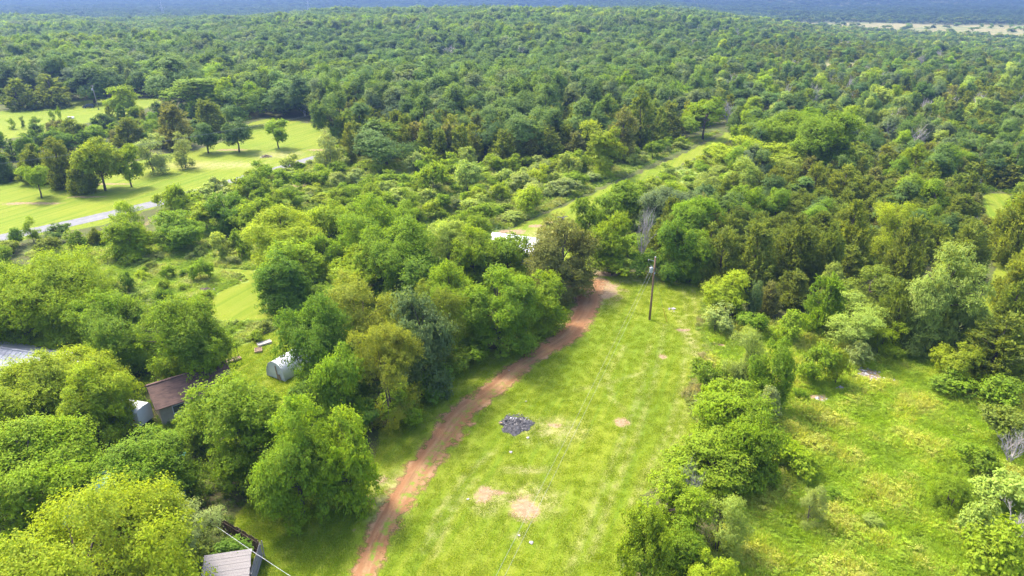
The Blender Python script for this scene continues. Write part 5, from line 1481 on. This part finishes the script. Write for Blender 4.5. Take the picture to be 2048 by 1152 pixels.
# ------------------------------------------------------------------ burn pile, brush pile, stones
def lump(mb, c, r, seed, flat=0.6):
    rr = random.Random(seed)
    base = [Vector(p) for p in ((1, 0, 0), (-1, 0, 0), (0, 1, 0), (0, -1, 0), (0, 0, 1), (0, 0, -.6), (.7, .7, .45), (-.7, .7, .45), (.7, -.7, .45), (-.7, -.7, .45))]
    pts = [Vector(c) + Vector((p.x, p.y, p.z * flat)) * r * rr.uniform(0.7, 1.15) for p in base]
    fs = [(4, 6, 7), (4, 7, 9), (4, 9, 8), (4, 8, 6), (6, 0, 2), (6, 2, 7), (7, 2, 1), (7, 1, 9), (9, 1, 3), (9, 3, 8), (8, 3, 0), (8, 0, 6), (5, 2, 0), (5, 1, 2), (5, 3, 1), (5, 0, 3)]
    return mb.add(pts, fs)
c = ground(1032, 850)
t = thing('burn_pile', c, 'black burn pile of ash and scrap in the mown field', 'burn pile')
mb = MB()
K, J = 40, 10
mb.add([(0, 0, 0.32)], [])
for j in range(1, J + 1):
    for k in range(K):
        a = 6.283 * k / K
        f = j / J
        R = 1.75 * (1 + 0.14 * math.sin(3 * a + 1) + 0.10 * math.sin(7 * a)) + random.uniform(-.1, .1)
        mb.v.append((R * f * math.cos(a) * 1.05, R * f * math.sin(a), 0.42 * (1 - f * f) * random.uniform(0.5, 1.4) + 0.02 * (1 - f)))
for k in range(K):
    mb.f.append((0, 1 + k, 1 + (k + 1) % K))
    for j in range(J - 1):
        p = 1 + j * K
        mb.f.append((p + k, p + K + k, p + K + (k + 1) % K, p + (k + 1) % K))
mb.build('ash_mound', M['ash'], t, True)
sc = MB(); sb2 = MB()
for i in range(170):
    a, d = random.uniform(0, 6.28), 1.85 * math.sqrt(random.random())
    q = (d * math.cos(a), d * math.sin(a) + (0.2 if i % 3 else 0.5), 0.42 * max(0, 1 - (d / 1.8) ** 2) + 0.05)
    rt = Matrix.Rotation(random.uniform(0, 6.28), 3, 'Z') @ Matrix.Rotation(random.uniform(-.7, .7), 3, 'X')
    (sc if i % 7 == 0 else sb2).box(q, (random.uniform(.05, .2), random.uniform(.03, .1), random.uniform(.03, .12)), rt)
o = sc.build('pale_scrap', M['stone'], t); o['kind'] = 'stuff'
o = sb2.build('charred_scrap', M['debris'], t); o['kind'] = 'stuff'
for q, d, a, mt in (((-0.25, 0.75, 0.36), (0.75, 0.35, 0.05), 0.2, 'white_metal'), ((-1.55, 0.25, 0.14), (0.85, 0.16, 0.05), 0.4, 'plank'), ((0.1, -0.3, 0.34), (0.35, 0.3, 0.12), 0.9, 'plank_pale'), ((-0.6, 0.5, 0.33), (1.4, 0.12, 0.06), 0.35, 'tyre'), ((0.75, 0.55, 0.26), (0.6, 0.1, 0.05), -0.5, 'plank_pale')):
    MB().box(q, d, Matrix.Rotation(a, 3, 'Z') @ Matrix.Rotation(0.15, 3, 'Y')).build('scrap_piece', M[mt], t)

def brush_pile(px, py, R, label, mat, n):
    c = ground(px, py)
    t = thing('brush_pile', c, label, 'brush pile')
    mb = MB()
    for i in range(n):
        a, d = random.uniform(0, 6.28), R * random.random()
        b = random.uniform(0, 3.14)
        p = Vector((d * math.cos(a), d * math.sin(a) * 0.8, 0.1 + 0.35 * R * (1 - d / R) * random.random()))
        L = Vector((math.cos(b), math.sin(b), random.uniform(-.1, .3))) * R * random.uniform(.3, .7)
        mb.tube([p - L * .5, p + Vector((0, 0, .05)), p + L * .5], [0.05, 0.04, 0.02], 5)
    o = mb.build('branches', M[mat], t); o['kind'] = 'stuff'
    st = MB()
    for i in range(14):
        a = random.uniform(0, 6.28)
        lump(st, (R * .9 * math.cos(a), R * .8 * math.sin(a), 0.1), random.uniform(.12, .3), i)
    o = st.build('stones', M['stone'], t); o['kind'] = 'stuff'
brush_pile(532, 314, 1.7, 'heap of brown limbs and stones on the left lawn', 'brushwood', 60)
brush_pile(410, 584, 1.6, 'purplish heap of dead brush in the scrub meadow', 'brushwood', 90)

def rubble(px, py, rx, ry, n, label):
    c = ground(px, py)
    e = ell(px, py, rx, ry)
    t = thing('stone_rubble', c, label, 'rubble', 'white stone rubble patches')
    shared = [lump(MB(), (0, 0, 0), 1.0, 50 + i, 0.5).mesh('stone', M['stone']) for i in range(4)]
    for i in range(n):
        a, d = random.uniform(0, 6.28), math.sqrt(random.random())
        s = random.uniform(0.08, 0.24)
        o = link('stone', random.choice(shared), t, (e[2] * d * math.cos(a), e[3] * d * math.sin(a), s * 0.2))
        o.scale = (s * random.uniform(.7, 1.4), s, s * random.uniform(.8, 1.6)); o.rotation_euler = (0, 0, random.uniform(0, 6.28))
rubble(1738, 752, 32, 19, 80, 'largest white stone rubble below the upright lime bush')
rubble(1784, 762, 15, 8, 26, 'small white stone rubble right of the largest one')
rubble(1620, 691, 18, 6, 34, 'white stone heap under the feathery pale tree')
rubble(1684, 777, 16, 5, 14, 'grey stone scatter left of the largest rubble')
rubble(1447, 702, 9, 4, 10, 'pale stones beside the top of the tree row')
rubble(1346, 620, 9, 4, 8, 'white stones right of the field pole')
rubble(1640, 800, 16, 6, 12, 'grey stones on the reddish bare patch of the meadow')
STONES = ((1063, 1086, .28, 'white stone by the lower service wires'), (1022, 905, .26, 'pale stone below the burn pile'), (1056, 876, .24, 'white stone just below the burn pile at right'), (936, 999, .2, 'white stone left of the pair of bare patches'), (903, 782, .22, 'pale stone on the verge left of the red track'), (1052, 803, .16, 'small white stone above the burn pile'), (1038, 1071, .2, 'pale stone on the straw patch'), (1018, 741, .16, 'white stone lying on the red track'))
for px, py, s, lab in STONES:
    s *= 0.75
    o = lump(MB(), (0, 0, s * 0.2), s, px, 0.55).build('field_stone', M['stone'], None, False, ground(px, py))
    tag(o, lab, 'stone', 'stones in the mown field')

# ------------------------------------------------------------------ car, white slabs, bird
c = ground(178, 216)
t = thing('parked_car', c, 'dark sport utility car parked on the far left lawn', 'car', None, math.radians(200))
prof = [(-2.2, 0.42), (-2.25, 0.85), (-2.05, 1.0), (-1.75, 1.62), (-1.5, 1.70), (0.15, 1.68), (0.45, 1.58), (1.05, 1.08), (1.95, 0.95), (2.2, 0.78), (2.22, 0.42)]
n = len(prof)
cb_ = MB()
ws = [0.88 if z > 1.2 else 1.0 for _, z in prof]
cb_.add([(a, -0.9 * (0.78 if b > 1.2 else 1), b) for a, b in prof] + [(a, 0.9 * (0.78 if b > 1.2 else 1), b) for a, b in prof], [tuple(range(n)), tuple(range(n, 2 * n))[::-1]] + [(i, n + i, n + (i + 1) % n, (i + 1) % n) for i in range(n)])
cb_.build('body', M['car_paint'], t)
for s in (-1, 1):
    MB().box((-0.55, s * 0.80, 1.34), (1.9, 0.03, 0.4), Matrix.Rotation(s * -0.22, 3, 'X')).build('side_window', M['glass'], t)
    for xx in (-1.4, 1.4):
        w = MB().tube([(xx, s * 0.72, 0.34), (xx, s * 0.93, 0.34)], 0.34, 14).build('wheel', M['tyre'], t)
        MB().tube([(xx, s * 0.931, 0.34), (xx, s * 0.945, 0.34)], 0.2, 10).build('rim', M['steel'], w)
    MB().box((2.2, s * 0.62, 0.78), (0.06, 0.35, 0.14)).build('headlight', M['white_metal'], t)
MB().box((0.77, 0, 1.36), (0.03, 1.3, 0.62), Matrix.Rotation(math.radians(-52), 3, 'Y')).build('windscreen', M['steel'], t)
c = ground(143, 237)
t = thing('white_slab_table', c, 'low white slabs lying on the far left lawn', 'slab')
MB().box((-0.3, 0.3, 0.55), (2.2, 0.9, 0.1)).build('slab', M['white_metal'], t)
MB().box((0.6, -0.5, 0.32), (1.8, 0.4, 0.08)).build('slab', M['white_metal'], t)
for q in ((-1.1, 0.3), (0.5, 0.3)):
    MB().box((q[0], q[1], 0.25), (0.1, 0.7, 0.5)).build('leg', M['white_metal'], t)
for q in ((0.0, -0.5), (1.2, -0.5)):
    MB().box((q[0], q[1], 0.14), (0.1, 0.3, 0.28)).build('leg', M['white_metal'], t)

bc = ground(1125, 436, 20.0)
t = thing('flying_bird', bc, 'black bird gliding above the grass lane', 'bird', None, math.radians(15))
t.scale = (1.3, 1.3, 1.3)
bm = MB().tube([(0, 0.28, 0.02), (0, 0.2, 0.03), (0, 0.08, 0.0), (0, -0.12, -0.02), (0, -0.24, 0.0), (0, -0.36, 0.0)], [0.012, 0.04, 0.065, 0.05, 0.025, 0.03], 8)
bm.build('body', M['feather'], t, True)
for s in (-1, 1):
    w = MB()
    st = [(0.03, 0.10, -0.10, 0.01), (0.2, 0.13, -0.11, 0.10), (0.36, 0.09, -0.10, 0.15), (0.48, 0.0, -0.12, 0.14), (0.54, -0.06, -0.12, 0.12)]
    top_ = [(s * a, f, z) for a, f, b, z in st] + [(s * a, b, z) for a, f, b, z in st]
    m_ = len(st)
    w.add(top_ + [(a, b, z - 0.012) for a, b, z in top_], [(i, i + 1, m_ + i + 1, m_ + i) for i in range(m_ - 1)] + [(2 * m_ + i, 3 * m_ + i, 3 * m_ + i + 1, 2 * m_ + i + 1) for i in range(m_ - 1)]
          + [(i, 2 * m_ + i, 2 * m_ + i + 1, i + 1) for i in range(m_ - 1)] + [(m_ + i, m_ + i + 1, 3 * m_ + i + 1, 3 * m_ + i) for i in range(m_ - 1)])
    w.build('wing', M['feather'], t)
MB().add([(-0.03, -0.3, 0), (0.03, -0.3, 0), (0.08, -0.46, 0.0), (-0.08, -0.46, 0.0), (-0.03, -0.3, -.012), (0.03, -0.3, -.012), (0.08, -0.46, -.012), (-0.08, -0.46, -.012)], [(0, 1, 2, 3), (7, 6, 5, 4), (0, 4, 5, 1), (1, 5, 6, 2), (2, 6, 7, 3), (3, 7, 4, 0)]).build('tail', M['feather'], t)

# ------------------------------------------------------------------ air
hz = MB().box((0, 5200, 125), (18400, 11200, 372))
hm = bpy.data.materials.new('haze'); hm.use_nodes = True
hm.node_tree.nodes.clear()
ho = hm.node_tree.nodes.new('ShaderNodeOutputMaterial'); hv = hm.node_tree.nodes.new('ShaderNodeVolumePrincipled')
hv.inputs['Color'].default_value = (0.12, 0.20, 0.39, 1)  # haze colour kept dark so it also stands in for distant cloud shade
hv.inputs['Density'].default_value = 0.0003
hv.inputs['Anisotropy'].default_value = 0.2
hm.node_tree.links.new(hv.outputs[0], ho.inputs['Volume'])
tag(hz.build('haze', hm), 'thin bluish haze in the air over the woods', 'haze', None, 'stuff')
